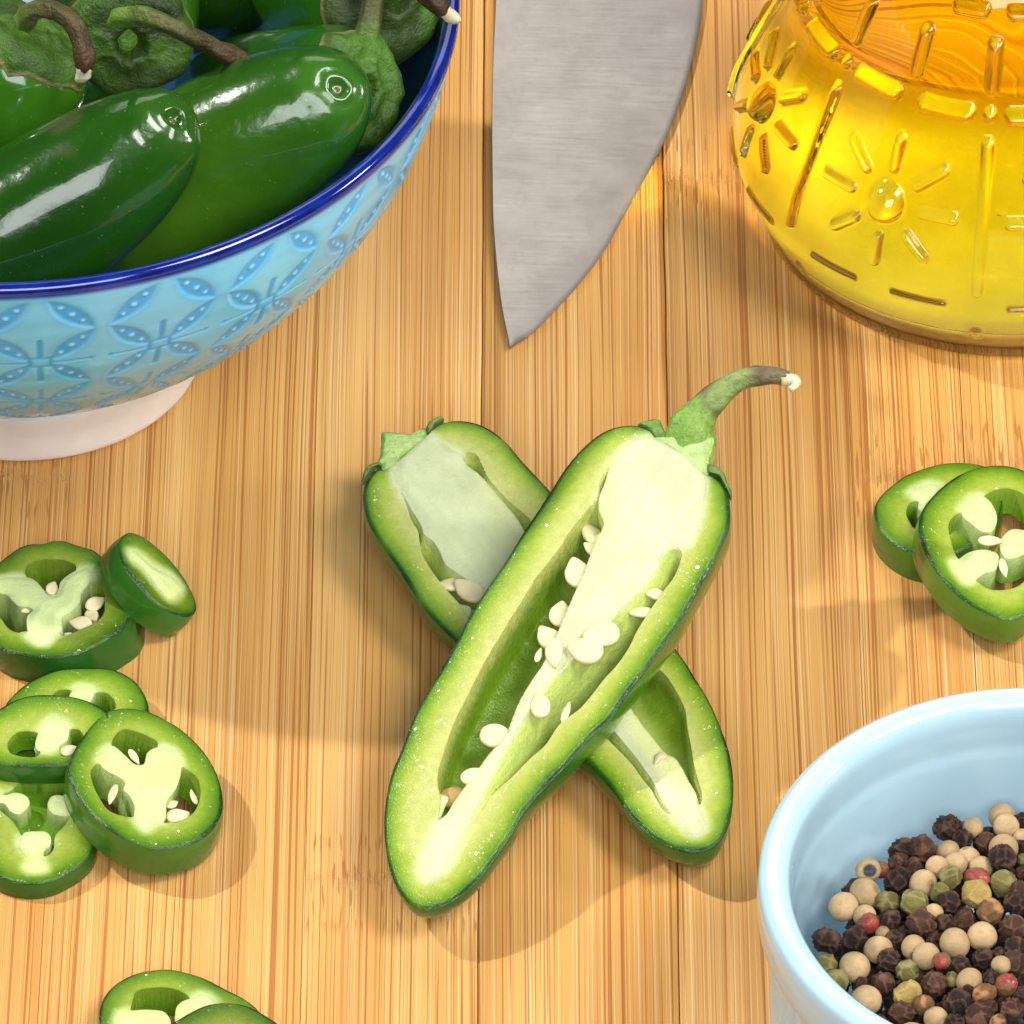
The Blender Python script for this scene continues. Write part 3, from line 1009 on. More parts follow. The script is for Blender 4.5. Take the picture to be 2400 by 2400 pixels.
# big front slice on top
pl = Plane(at(*A6([(1180, 980)])[0], .80), (.17, .0, .985), (1, 0, 0))
sl = build_slice('chilli_slice', 'large round chilli slice on top of the left pile with yellowish core and white seeds', pl,
    A6([(552, 900), (562, 840), (600, 750), (670, 640), (760, 530), (860, 442), (980, 408), (1100, 414), (1220, 440), (1340, 500), (1480, 590), (1600, 700), (1700, 830), (1770, 980), (1800, 1110), (1800, 1230), (1760, 1330), (1690, 1420), (1580, 1490), (1450, 1530), (1320, 1545), (1180, 1530), (1040, 1480), (900, 1400), (780, 1300), (680, 1190), (600, 1060), (560, 960)]),
    [A6([(900, 710), (950, 610), (1010, 580), (1100, 600), (1200, 640), (1275, 690), (1240, 800), (1170, 910), (1060, 900), (940, 790)]),
     A6([(1440, 880), (1530, 920), (1600, 990), (1622, 1100), (1600, 1200), (1540, 1280), (1430, 1325), (1300, 1330), (1290, 1220), (1340, 1100)]),
     A6([(735, 920), (790, 860), (900, 900), (1060, 1000), (1130, 1110), (1110, 1290), (1000, 1290), (880, 1240), (800, 1130), (748, 1020)])],
    [A6([(820, 800), (860, 735), (910, 715), (1010, 795), (1090, 868), (1160, 868), (1195, 770), (1280, 728), (1400, 755), (1455, 850), (1465, 920), (1425, 1060), (1350, 1170), (1330, 1320), (1260, 1335), (1180, 1400), (1090, 1330), (1085, 1200), (1040, 1110), (1000, 1070), (1010, 1010), (940, 960), (860, 920), (810, 860)])],
    thick=.52, shift=(.02, .0), seed=120, tone=.98, skin=(.05, .15, .016), group=GS)
for (c_, a, b, g, z, ti, k_) in [((1080, 790), .14, .055, -62, -.02, 20, 0), ((915, 1095), .185, .075, -100, -.01, 35, 1), ((1440, 1230), .16, .145, 30, -.16, 5, 2), ((1570, 1122), .13, .06, 105, -.04, 30, 0), ((1400, 1130), .09, .07, 40, -.16, 5, 1)]:
    add_seed(sl, pl, A6([c_])[0], a, b, g, z, ti, k_)
# bottom pair
pl = flat_plane(A7([(850, 600)])[0], .52)
build_slice('chilli_slice', 'chilli slice at the bottom of the picture, lower of the overlapping pair, pale lobes showing', pl,
    A7([(125, 560), (132, 480), (170, 370), (250, 270), (370, 190), (500, 140), (640, 118), (790, 118), (920, 145), (1050, 185), (1150, 230), (1280, 300), (1420, 370), (1530, 450), (1605, 540), (1650, 650), (1600, 800), (1400, 950), (1000, 1050), (600, 1000), (300, 870), (160, 710)]),
    [A7([(400, 520), (430, 400), (460, 322), (600, 290), (760, 290), (880, 330), (960, 400), (960, 600), (800, 740), (500, 760), (360, 640)])],
    [A7([(330, 520), (450, 495), (600, 488), (700, 500), (760, 560), (772, 640), (700, 720), (450, 740), (300, 660)]), A7([(815, 520), (830, 460), (880, 415), (960, 385), (1060, 345), (1180, 420), (1100, 560), (950, 640), (820, 600)])],
    thick=.52, seed=140, tone=.92, skin=(.035, .12, .012), group=GS)
pl = Plane(at(*A7([(1290, 760)])[0], .95), (.10, .02, .99), (1, 0, 0))
build_slice('chilli_slice', 'dark green chilli slice at the bottom edge of the picture, upper of the overlapping pair', pl,
    A7([(735, 660), (780, 610), (850, 565), (960, 500), (1080, 447), (1200, 422), (1340, 420), (1460, 445), (1560, 490), (1660, 550), (1760, 620), (1850, 730), (1850, 900), (1600, 1050), (1200, 1080), (900, 980), (750, 800)]),
    [A7([(1100, 700), (1250, 640), (1400, 700), (1350, 820), (1150, 820)])], [], thick=.42, seed=160, tone=.62, skin=(.03, .12, .012), group=GS, N=360, M=50)
# right pair
pl = flat_plane(A8([(800, 560)])[0], .54)
build_slice('chilli_slice', 'chilli slice by the right edge, the one lying underneath its neighbour', pl,
    A8([(206, 560), (230, 480), (290, 400), (380, 320), (500, 230), (640, 168), (780, 125), (920, 97), (1080, 92), (1200, 105), (1300, 130), (1420, 220), (1470, 400), (1420, 650), (1260, 850), (1000, 980), (800, 1012), (620, 1000), (480, 942), (360, 860), (270, 762), (220, 660)]),
    [A8([(520, 600), (560, 500), (660, 480), (760, 560), (740, 700), (650, 770), (590, 745), (560, 700)])],
    [A8([(560, 400), (640, 345), (770, 310), (880, 350), (850, 470), (760, 620), (640, 560), (640, 480)])],
    thick=.54, seed=180, tone=1.0, skin=(.055, .15, .012), group=GS)
pl = Plane(at(*A8([(1370, 880)])[0], .80), (.16, 0, .985), (1, 0, 0))
sl = build_slice('chilli_slice', 'round chilli slice cut by the right picture edge, resting on top of its neighbour', pl,
    A8([(645, 730), (660, 620), (700, 530), (780, 430), (880, 330), (1000, 240), (1120, 180), (1260, 135), (1420, 118), (1560, 130), (1700, 175), (1850, 260), (1980, 400), (2060, 600), (2080, 850), (2020, 1100), (1900, 1350), (1780, 1520), (1680, 1610), (1560, 1640), (1440, 1625), (1320, 1580), (1180, 1510), (1040, 1410), (920, 1290), (810, 1150), (720, 1000), (665, 860)]),
    [A8([(935, 740), (960, 660), (1030, 600), (1130, 560), (1220, 480), (1290, 430), (1400, 370), (1550, 358), (1690, 420), (1800, 560), (1850, 750), (1830, 950), (1750, 1150), (1680, 1270), (1580, 1335), (1450, 1358), (1330, 1345), (1240, 1290), (1140, 1200), (1060, 1080), (1005, 1010), (970, 900)])],
    [A8([(1060, 560), (1120, 490), (1180, 440), (1290, 445), (1370, 520), (1415, 630), (1402, 720), (1350, 790), (1260, 780), (1160, 700), (1090, 640)]),
     A8([(1440, 910), (1500, 800), (1570, 757), (1680, 765), (1800, 790), (1920, 840), (1900, 960), (1740, 980), (1600, 1040), (1500, 1040)]),
     A8([(1040, 1050), (1120, 992), (1220, 962), (1330, 962), (1420, 1000), (1422, 1110), (1392, 1160), (1290, 1190), (1200, 1260), (1110, 1300), (1030, 1200), (980, 1080)])],
    thick=.46, seed=200, tone=1.08, skin=(.09, .19, .018), group=GS)
add_seed(sl, pl, A8([(1325, 900)])[0], .17, .09, 10, .06, 10, 0)
add_seed(sl, pl, A8([(1475, 1125)])[0], .175, .065, -82, .0, 20, 1)

# ---------------------------------------------------------------- the two halves
M_CHAMBER = col_mat('chilli_chamber', rough=.13, sss=.3, sss_r=(.4, .6, .1), sss_scale=.15, bumps=((11, .022), (30, .014)), vary=.2)
M_CALYX = col_mat('calyx_green', rough=.42, sss=.05, sss_r=(.3, .5, .1), sss_scale=.1, bumps=((6, .05), (26, .022)), vary=.45, spec=.45)


def build_half(name, label, pl, outline, voids, piths, spine, wall_depth=None, zfloor=None, seed=0, dark=1.0, soft=()):
    root = thing(name, label, 'halved chilli', tuple(pl.o))
    N, M = 900, 84
    B, Sp, tt, rho, P, s, sv, spt, which, VD, PT = cut_piece(root, pl, outline, voids, piths, spine=spine, N=N, M=M, seed=seed, half=True)
    # half width along the spine
    s0, s1 = pl.uv(spine)
    ax = (s1 - s0) / np.linalg.norm(s1 - s0)
    dist = np.abs((B - Sp) @ np.array([-ax[1], ax[0]]))
    bins = np.linspace(0, 1, 24)
    inner = (tt > .002) & (tt < .998)
    Hk = np.array([np.mean(dist[inner & (np.abs(tt - q) < .05)]) for q in bins])
    Hk = np.convolve(np.r_[Hk[0], Hk, Hk[-1]], [.25, .5, .25], 'valid')

    def H(t):
        h = .96 * np.interp(t, bins, Hk)
        zc = np.array([zfloor(q) for q in np.linspace(0, 1, 12)])
        return np.minimum(h, np.interp(t, np.linspace(0, 1, 12), zc))
    Ht = H(tt)
    rg = np.repeat(rho, N)
    Hg = np.tile(Ht, M)
    R = np.linalg.norm(B - Sp, axis=1)
    d = (1 - rg) * np.tile(R, M)
    skin = Hg * np.sqrt(np.clip(1 - rg**2, 0, 1))
    floor = np.clip(skin - .26, .10, None) * .92
    # cavities: steep at the wall, the side towards the pith slopes more gently
    dz = np.zeros(len(P))
    for i, v in enumerate(VD):
        m = (which == i) & (s > 0)
        w = soft[i] if i < len(soft) else .10
        dp = np.clip(-spt, 0, None)
        dz[m] = (floor * sstep(-.02, w, dp) * (.25 + .75 * sstep(0, .07, s)))[m]
    z = -dz
    on = s <= 0
    z = z + on * (.012 * wob(P, 4, seed + 11) - .05 * sstep(.07, 0, d)) + .03 * sstep(0, .15, spt) * on
    z = z + (~on) * (.010 * wob(P, 9, seed + 13) + .020 * sstep(.02, .12, s) * wob(P * np.array([2.2, 11.]), 1.6, seed + 14, 2))
    C = flesh_colour(d, P, spt, seed, 1.0, True)
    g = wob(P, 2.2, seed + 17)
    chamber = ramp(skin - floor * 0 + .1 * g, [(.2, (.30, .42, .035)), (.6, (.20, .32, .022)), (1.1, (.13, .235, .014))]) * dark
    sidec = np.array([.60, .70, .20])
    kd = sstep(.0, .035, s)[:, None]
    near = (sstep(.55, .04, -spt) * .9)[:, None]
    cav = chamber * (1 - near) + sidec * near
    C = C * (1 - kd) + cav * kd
    V = np.column_stack([P, z])
    F = grid_faces(M, N)
    deep = (s[F].min(1) > -1e-9) & (s[F].max(1) > 0)
    fm = ((spt[F] > 0).mean(1) > .5) & ~deep
    for nm, sel, mt in (('flesh', ~fm & ~deep, M_FLESH_HALF), ('pith', fm, M_PITH), ('chamber', deep, M_CHAMBER)):
        v, f, c = compact(V, F[sel], C)
        link(nm, mesh(nm, pl.loc(v), f, c), mt, root, sharp=60 if nm == 'chamber' else 42)
    # outer skin
    nz = 40
    an = np.linspace(0, math.pi / 2, nz)
    rows = []
    for q in an:
        rr = math.cos(q)
        if q == 0:
            rows.append(np.column_stack([B, np.full(N, -.05)]))
            continue
        rows.append(np.column_stack([Sp + (B - Sp) * (rr * (1 + .03 * math.sin(2 * q))), -.05 - (Ht - .05) * math.sin(q)]))
    V = np.vstack(rows)
    sc = np.array([.026, .115, .010]) * (1 + .25 * wob(V, 1.0, seed + 31)[:, None])
    sc = sc + np.array([.035, .05, 0]) * sstep(.2, .9, wob(V, .8, seed + 33))[:, None]
    # just below the cut the skin shows the pale flesh through
    link('skin', mesh('skin', pl.loc(V), grid_faces(nz, N), sc), M_CUTSKIN, root, sharp=60)
    print(label[:30], 'half width', Hk.round(2)[::5], 'lowest', round(float((pl.loc(V)[:, 2] + pl.o[2]).min()), 2), 'len', round(float(np.linalg.norm(s1 - s0)), 2))
    return root, floor, P, H


def plate(name, parent, pl, poly, z0, thick, colour, mat, seed=0, dome=.0, edge=None):
    """small traced piece of tissue with thickness, in a cut plane"""
    B = resample(pl.uv(poly), 150)
    if (np.roll(B, -1, 0)[:, 0] * B[:, 1] - B[:, 0] * np.roll(B, -1, 0)[:, 1]).sum() > 0:
        B = B[::-1]
    c = B.mean(0)
    rho = np.linspace(0, 1, 18)
    P = (c + rho[:, None, None] * (B - c)[None]).reshape(-1, 2)
    rg = np.repeat(rho, 150)
    z = z0 + dome * (1 - rg**2) - .04 * sstep(.8, 1, rg) + .012 * wob(P, 7, seed)
    bot = np.column_stack([c + (B - c) * .96, np.full(150, z0 - thick)])
    bot2 = np.column_stack([c + (B - c) * .5, np.full(150, z0 - thick * 1.1)])
    V = np.vstack([np.column_stack([P, z]), bot, bot2])
    C = np.tile(np.array(colour), (len(V), 1)) * (1 + .12 * wob(V, 3, seed + 1)[:, None])
    if edge is not None:
        k = np.r_[sstep(.55, .98, rg), np.ones(300)][:, None] * .85
        C = C * (1 - k) + np.array(edge) * k
    return link(name, mesh(name, pl.loc(V), grid_faces(20, 150), C), mat, parent, sharp=55)


R1, R2, R3, R4 = cz(1100, 840, 2.415), cz(860, 1440, 2.415), cz(820, 940, 3.22), cz(1320, 1460, 3.45)


def half_plane(head, tip, zh, zt):
    h, t = at(*head, zh), at(*tip, zt)
    ax = (h - t) / np.linalg.norm(h - t)
    side = np.cross([0, 0, 1.0], ax)
    side /= np.linalg.norm(side)
    n = np.cross(ax, side)
    return Plane(h * .5 + t * .5, n if n[2] > 0 else -n, ax)


# ---- lower half, flat on the board, without a stalk
head, tip = R3([(400, 330)])[0], R4([(1080, 1845)])[0]
ZH, ZT = 1.18, .78
plB = half_plane(head, tip, ZH, ZT)
outl = R3([(590, 240), (640, 190), (690, 158), (760, 138), (850, 135), (940, 150), (1030, 185), (1120, 245), (1210, 330), (1300, 440), (1400, 545), (1505, 660)]) + \
    R4([(860, 125), (930, 222), (1000, 320), (1060, 420), (1130, 530), (1190, 640), (1250, 770), (1300, 900), (1340, 1020), (1365, 1150), (1377, 1300), (1371, 1450), (1348, 1590), (1308, 1690), (1250, 1768), (1170, 1820), (1080, 1843), (980, 1836), (870, 1800), (760, 1740), (660, 1668), (575, 1580), (495, 1480), (430, 1385), (350, 1285), (270, 1195), (200, 1115), (120, 1052)]) + \
    R3([(800, 1805), (712, 1720), (612, 1615), (532, 1515), (462, 1405), (402, 1315), (332, 1205), (252, 1085), (180, 975), (130, 878), (105, 770), (102, 680), (120, 605), (158, 545), (205, 503), (250, 500)])
spn = [(R3([(480, 720)])[0]), R4([(1130, 1560)])[0]]
vl = R3([(365, 640), (430, 790), (465, 900), (515, 985), (528, 1080), (545, 1155), (605, 1262), (682, 1372), (762, 1462), (832, 1540), (900, 1635)]) + R4([(290, 862), (380, 962), (470, 1052), (560, 1152), (640, 1262), (720, 1362), (765, 1442), (820, 1518), (882, 1552), (850, 1490), (780, 1400), (725, 1280), (655, 1180), (575, 1070), (485, 960), (405, 860), (350, 790)]) + R3([(1010, 1445), (900, 1355), (800, 1292), (722, 1232), (682, 1142), (622, 1052), (562, 1012), (555, 960), (525, 905), (462, 815), (400, 690)])
vr = R3([(845, 395), (900, 385), (950, 400), (990, 470), (1040, 575), (1140, 692), (1240, 792), (1350, 890)]) + R4([(720, 330), (830, 420), (920, 560), (985, 700), (1005, 850), (1035, 1000), (1055, 1130), (1085, 1250), (1122, 1380), (1112, 1465), (1085, 1480), (1060, 1370), (1000, 1260), (950, 1160), (900, 1090), (830, 1060), (760, 980), (700, 900), (620, 800), (550, 700), (490, 622)]) + R3([(1310, 978), (1260, 890), (1180, 792), (1090, 682), (970, 548), (872, 472)])
pith = R3([(330, 500), (470, 330), (600, 260), (700, 330), (830, 385), (872, 472), (970, 548), (1090, 682), (1180, 792), (1260, 890), (1310, 978)]) + R4([(490, 622), (550, 700), (620, 800), (700, 900), (760, 980), (830, 1060), (900, 1090), (950, 1160), (1000, 1260), (1060, 1370), (1088, 1490), (1150, 1640), (1060, 1720), (960, 1640), (882, 1552), (780, 1400), (725, 1280), (655, 1180), (575, 1070), (485, 960), (405, 860), (350, 790)]) + R3([(1010, 1445), (900, 1355), (800, 1292), (722, 1232), (682, 1142), (622, 1052), (562, 1012), (540, 945), (462, 812), (390, 680), (330, 560)])
halfB, flB, PB, HB = build_half('chilli_half', 'halved chilli with its stalk cut off, lying cut side up underneath the other half', plB, outl, [vl, vr], [pith], spn,
                                zfloor=lambda q: (ZH + (ZT - ZH) * (.12 + .8 * q)) - .01, seed=400, dark=.85, soft=(.10, .16))
plate('calyx', halfB, plB, R3([(236, 222), (275, 216), (330, 218), (400, 228), (450, 228), (520, 205), (560, 190), (590, 205), (580, 240), (600, 262), (520, 330), (430, 372), (370, 430), (330, 500), (250, 505), (232, 480), (200, 470), (225, 410), (232, 330), (243, 280)]),
      -.01, .35, (.42, .56, .20), M_CALYX, 5, .015, edge=(.24, .40, .08))
plate('sepal', halfB, plB, R3([(575, 210), (590, 175), (630, 150), (690, 130), (712, 140), (680, 160), (640, 185), (615, 225), (590, 236)]), .05, .12, (.20, .30, .07), M_CALYX, 6, .03, edge=(.11, .14, .05))
plate('sepal', halfB, plB, R3([(240, 470), (200, 470), (150, 490), (112, 520), (95, 612), (120, 580), (160, 525), (205, 490), (240, 490)]), .03, .12, (.16, .26, .06), M_CALYX, 7, .03, edge=(.10, .12, .05))
for (c_, a, b_, g, z, ti, k_) in [((775, 1335), .20, .15, 70, -.14, 12, 0), ((912, 1418), .245, .19, 20, -.05, -8, 1), ((985, 1515), .10, .08, 60, -.22, 0, 2), ((1312, 942), .13, .10, 10, -.32, 10, 0)]:
    add_seed(halfB, plB, R3([c_])[0], a, b_, g, z, ti, k_)
add_seed(halfB, plB, R4([(398, 765)])[0], .12, .09, 70, -.02, 20, 1)
plate('membrane', halfB, plB, R3([(795, 1485), (850, 1495), (915, 1515), (920, 1590), (890, 1640), (830, 1590)]), -.10, .05, (.46, .60, .26), M_PITH, 8, .03)
plate('membrane', halfB, plB, R4([(745, 1080), (800, 1058), (842, 1082), (830, 1112), (790, 1130), (735, 1170), (728, 1130)]), .06, .05, (.66, .56, .34), M_PITH, 9, .03)

# ---- upper half with its stalk, lying across the first
head, tip = R1([(1210, 540)])[0], R2([(290, 1655)])[0]
ZH2, ZT2 = 2.95, .80
plA = half_plane(head, tip, ZH2, ZT2)
outl = R1([(0, 1450), (100, 1293), (200, 1150), (300, 985), (390, 850), (462, 738), (560, 592), (660, 482), (760, 407), (860, 374), (950, 373), (1015, 400), (1052, 440), (1130, 470), (1250, 560), (1350, 648), (1390, 660), (1432, 696), (1462, 752), (1475, 850), (1468, 950), (1438, 1030), (1390, 1128), (1328, 1240), (1258, 1370), (1188, 1495), (1128, 1575), (1058, 1675), (978, 1783), (885, 1905)]) + \
    R2([(1370, 590), (1262, 688), (1182, 785), (1122, 855), (1032, 945), (952, 1035), (872, 1135), (822, 1233), (752, 1333), (682, 1433), (594, 1530), (500, 1604), (420, 1645), (335, 1664), (262, 1646), (202, 1592), (152, 1512), (117, 1402), (99, 1282), (95, 1152), (112, 1002), (142, 882), (192, 762), (252, 602), (312, 482), (402, 332), (502, 152)])
spn = [R1([(1180, 830)])[0], R2([(300, 1370)])[0]]
vl = R1([(805, 588), (742, 690), (718, 790), (640, 890), (560, 990), (520, 1060), (450, 1150), (380, 1242), (300, 1370), (230, 1480), (150, 1610), (80, 1730), (20, 1850)]) + R2([(540, 520), (500, 600), (460, 700), (432, 790), (405, 880), (400, 960), (415, 1040), (408, 1120), (402, 1172), (450, 1132), (500, 1050), (560, 970), (620, 890), (700, 780), (780, 700), (820, 600), (870, 480), (930, 380), (990, 290)]) + R1([(480, 1600), (530, 1480), (590, 1340), (640, 1230), (690, 1100), (722, 1020), (762, 940), (735, 860), (735, 790), (770, 700)])
vr = R1([(1140, 1068), (1170, 1066), (1200, 1092), (1195, 1150), (1150, 1250), (1090, 1330), (1020, 1430), (950, 1540), (900, 1640), (840, 1730), (760, 1820), (700, 1900)]) + R2([(1210, 530), (1090, 625), (1010, 740), (920, 820), (830, 910), (700, 1030), (650, 1110), (590, 1200), (540, 1280), (470, 1392), (505, 1330), (560, 1228), (590, 1150), (640, 1050), (690, 940), (740, 850), (800, 740), (860, 640), (930, 530), (985, 455)]) + R1([(480, 1800), (570, 1710), (640, 1640), (700, 1565), (790, 1480), (910, 1370), (990, 1290), (1055, 1210), (1075, 1140)])
pith = R1([(1040, 450), (1120, 520), (1250, 600), (1330, 665), (1330, 800), (1290, 950), (1225, 1060), (1140, 1066), (1075, 1140), (1055, 1210), (990, 1290), (910, 1370), (790, 1480), (700, 1565), (640, 1640), (570, 1710), (480, 1800)]) + R2([(985, 455), (930, 530), (860, 640), (800, 740), (740, 850), (690, 940), (640, 1050), (590, 1150), (560, 1228), (505, 1330), (470, 1392), (400, 1470), (330, 1500), (310, 1400), (350, 1270), (402, 1172), (450, 1132), (500, 1050), (560, 970), (620, 890), (700, 780), (780, 700), (820, 600), (870, 480), (930, 380), (990, 290)]) + R1([(480, 1600), (530, 1480), (590, 1340), (640, 1230), (690, 1100), (722, 1020), (762, 940), (735, 860), (735, 790), (770, 700), (805, 588), (880, 500), (970, 450)])
halfA, flA, PA, HA = build_half('chilli_half', 'halved chilli with curved stalk, laid crosswise on top of the stalkless half', plA, outl, [vl, vr], [pith], spn,
                                zfloor=lambda q: (ZH2 + (ZT2 - ZH2) * (.14 + .72 * q)) - .02, seed=500, dark=1.0, soft=(.13, .42))
cal = plate('calyx', halfA, plA, R1([(1050, 438), (1075, 432), (1110, 432), (1140, 418), (1230, 392), (1310, 400), (1380, 440), (1372, 500), (1352, 570), (1355, 640), (1330, 660), (1285, 660), (1255, 610), (1190, 545), (1110, 525), (1075, 490)]),
            -.01, .40, (.46, .60, .24), M_CALYX, 15, .015, edge=(.33, .49, .12))
plate('sepal', halfA, plA, R1([(950, 362), (990, 345), (1040, 333), (1070, 335), (1090, 370), (1108, 425), (1075, 436), (1050, 436), (1025, 405), (985, 378)]), -.02, .2, (.17, .30, .06), M_CALYX, 16, .04, edge=(.13, .22, .05))
plate('sepal', halfA, plA, R1([(1350, 590), (1390, 600), (1440, 640), (1462, 700), (1482, 740), (1475, 765), (1450, 720), (1420, 670), (1385, 645), (1348, 640)]), .0, .2, (.15, .25, .06), M_CALYX, 17, .05, edge=(.10, .12, .045))
# stalk
pts = [R1([q])[0] for q in [(1250, 470), (1262, 390), (1310, 310), (1375, 240), (1460, 165), (1560, 112), (1670, 95), (1760, 102), (1800, 112)]]
zz = [2.80, 3.00, 3.15, 3.30, 3.45, 3.60, 3.68, 3.66, 3.62]
path = catmull(np.array([at(p[0], p[1], z) for p, z in zip(pts, zz)]) - plA.o, 60)
rad = np.interp(np.linspace(0, 1, 60), [0, .09, .18, .3, .45, .6, .75, .9, 1], [.37, .35, .285, .23, .19, .165, .148, .115, .095])
V, F = tube(path, rad, 22, .028, 61, ridges=7)
tv = np.r_[np.repeat(np.linspace(0, 1, 60), 22), 0, 1]
nb = wob(V, 2.0, 66, 3)
cS = ramp(tv + .06 * nb, [(0, (.22, .38, .07)), (.26, (.21, .35, .06)), (.31, (.17, .20, .07)), (.36, (.24, .33, .09)), (.7, (.26, .33, .11)), (.82, (.13, .10, .055)), (1, (.20, .17, .09))])
br = sstep(.25, .7, wob(np.column_stack([V[:, :2] * 2.2, V[:, 2] * 1.0]), 2.0, 68, 2))[:, None] * sstep(.25, .35, tv)[:, None]
cS = cS * (1 - .75 * br) + np.array([.085, .05, .03]) * .75 * br
link('stem', mesh('stem', V, F, cS), M_CALYX, halfA)
# dry frayed end
pe = [at(*R1([q])[0], 3.62) - plA.o for q in [(1755, 112), (1800, 112), (1840, 118), (1845, 150), (1825, 180)]]
V, F = tube(catmull(np.array(pe), 16), np.linspace(.12, .05, 16), 10, .035, 71)
link('frayed_end', mesh('frayed_end', V, F, np.tile([.72, .66, .45], (len(V), 1))), M_PITH, halfA)
SA = [(R1, (690, 940), .21, .155, 60, -.30, 20, 0), (R1, (700, 1040), .16, .11, 75, -.22, 10, 1), (R1, (607, 1190), .235, .195, 40, -.16, 8, 2), (R1, (505, 1405), .19, .17, 20, -.24, 10, 0),
      (R1, (450, 1550), .215, .185, 60, -.20, 10, 1), (R1, (482, 1665), .225, .14, 210, .05, 15, 2), (R1, (388, 1674), .11, .05, 10, -.05, 10, 0), (R1, (766, 1582), .235, .215, 120, .10, -10, 1),
      (R1, (674, 1676), .235, .215, 100, .09, -6, 2), (R1, (1045, 1305), .21, .12, -100, -.12, -25, 0), (R1, (968, 1405), .21, .13, -75, -.14, -25, 1),
      (R2, (715, 665), .215, .19, -70, -.10, 10, 1), (R2, (605, 915), .20, .135, -60, -.02, 10, 0), (R2, (478, 985), .215, .165, -60, -.24, 10, 3), (R2, (985, 535), .19, .15, 40, .05, -15, 2), (R2, (1122, 550), .16, .06, 10, -.06, -10, 0)]
for fr, c_, a, b_, g, z, ti, k_ in SA:
    add_seed(halfA, plA, fr([c_])[0], a, b_, g, z, ti, k_)
plate('membrane', halfA, plA, R2([(405, 1000), (455, 1015), (430, 1090), (402, 1165), (360, 1250), (320, 1310), (340, 1200), (360, 1090)]), -.05, .05, (.62, .70, .34), M_PITH, 21, .02)

# ---------------------------------------------------------------- whole chillies in the bowl
def skin_mat():
    m, nt, b = new_mat('chilli_skin')
    a = nd(nt, 'ShaderNodeAttribute', attribute_name='Col').outputs['Color']
    tc = nd(nt, 'ShaderNodeTexCoord').outputs['Object']
    sp = noise_node(nt, tc, 21.0, 1.0)
    c = mixc(nt, mathn(nt, 'MULTIPLY', cramp(nt, sp.outputs['Fac'], [(.75, (0, 0, 0)), (.79, (1, 1, 1))]).outputs[0], .4), a, (.42, .50, .16))
    st = noise_node(nt, mapping(nt, tc, (2.2, 2.2, .5)), 1.0, 3.0)
    c = mixc(nt, mathn(nt, 'MULTIPLY', st.outputs['Fac'], .35), c, (.008, .040, .004))
    nt.links.new(c, b.inputs['Base Color'])
    setp(b, Roughness=.20, IOR=1.42, Coat_Weight=.6, Coat_Roughness=.035)
    b.inputs['Subsurface Weight'].default_value = .05
    b.inputs['Subsurface Radius'].default_value = (.2, .4, .06)
    b.inputs['Subsurface Scale'].default_value = .1
    n1 = noise_node(nt, tc, 1.5, 2.0)
    n2 = noise_node(nt, tc, 11.0, 2.0)
    bump(nt, b, mathn(nt, 'ADD', mathn(nt, 'MULTIPLY', n1.outputs['Fac'], .035), mathn(nt, 'MULTIPLY', n2.outputs['Fac'], .004)), 1.0, 1.0)
    return m


M_SKIN = skin_mat()


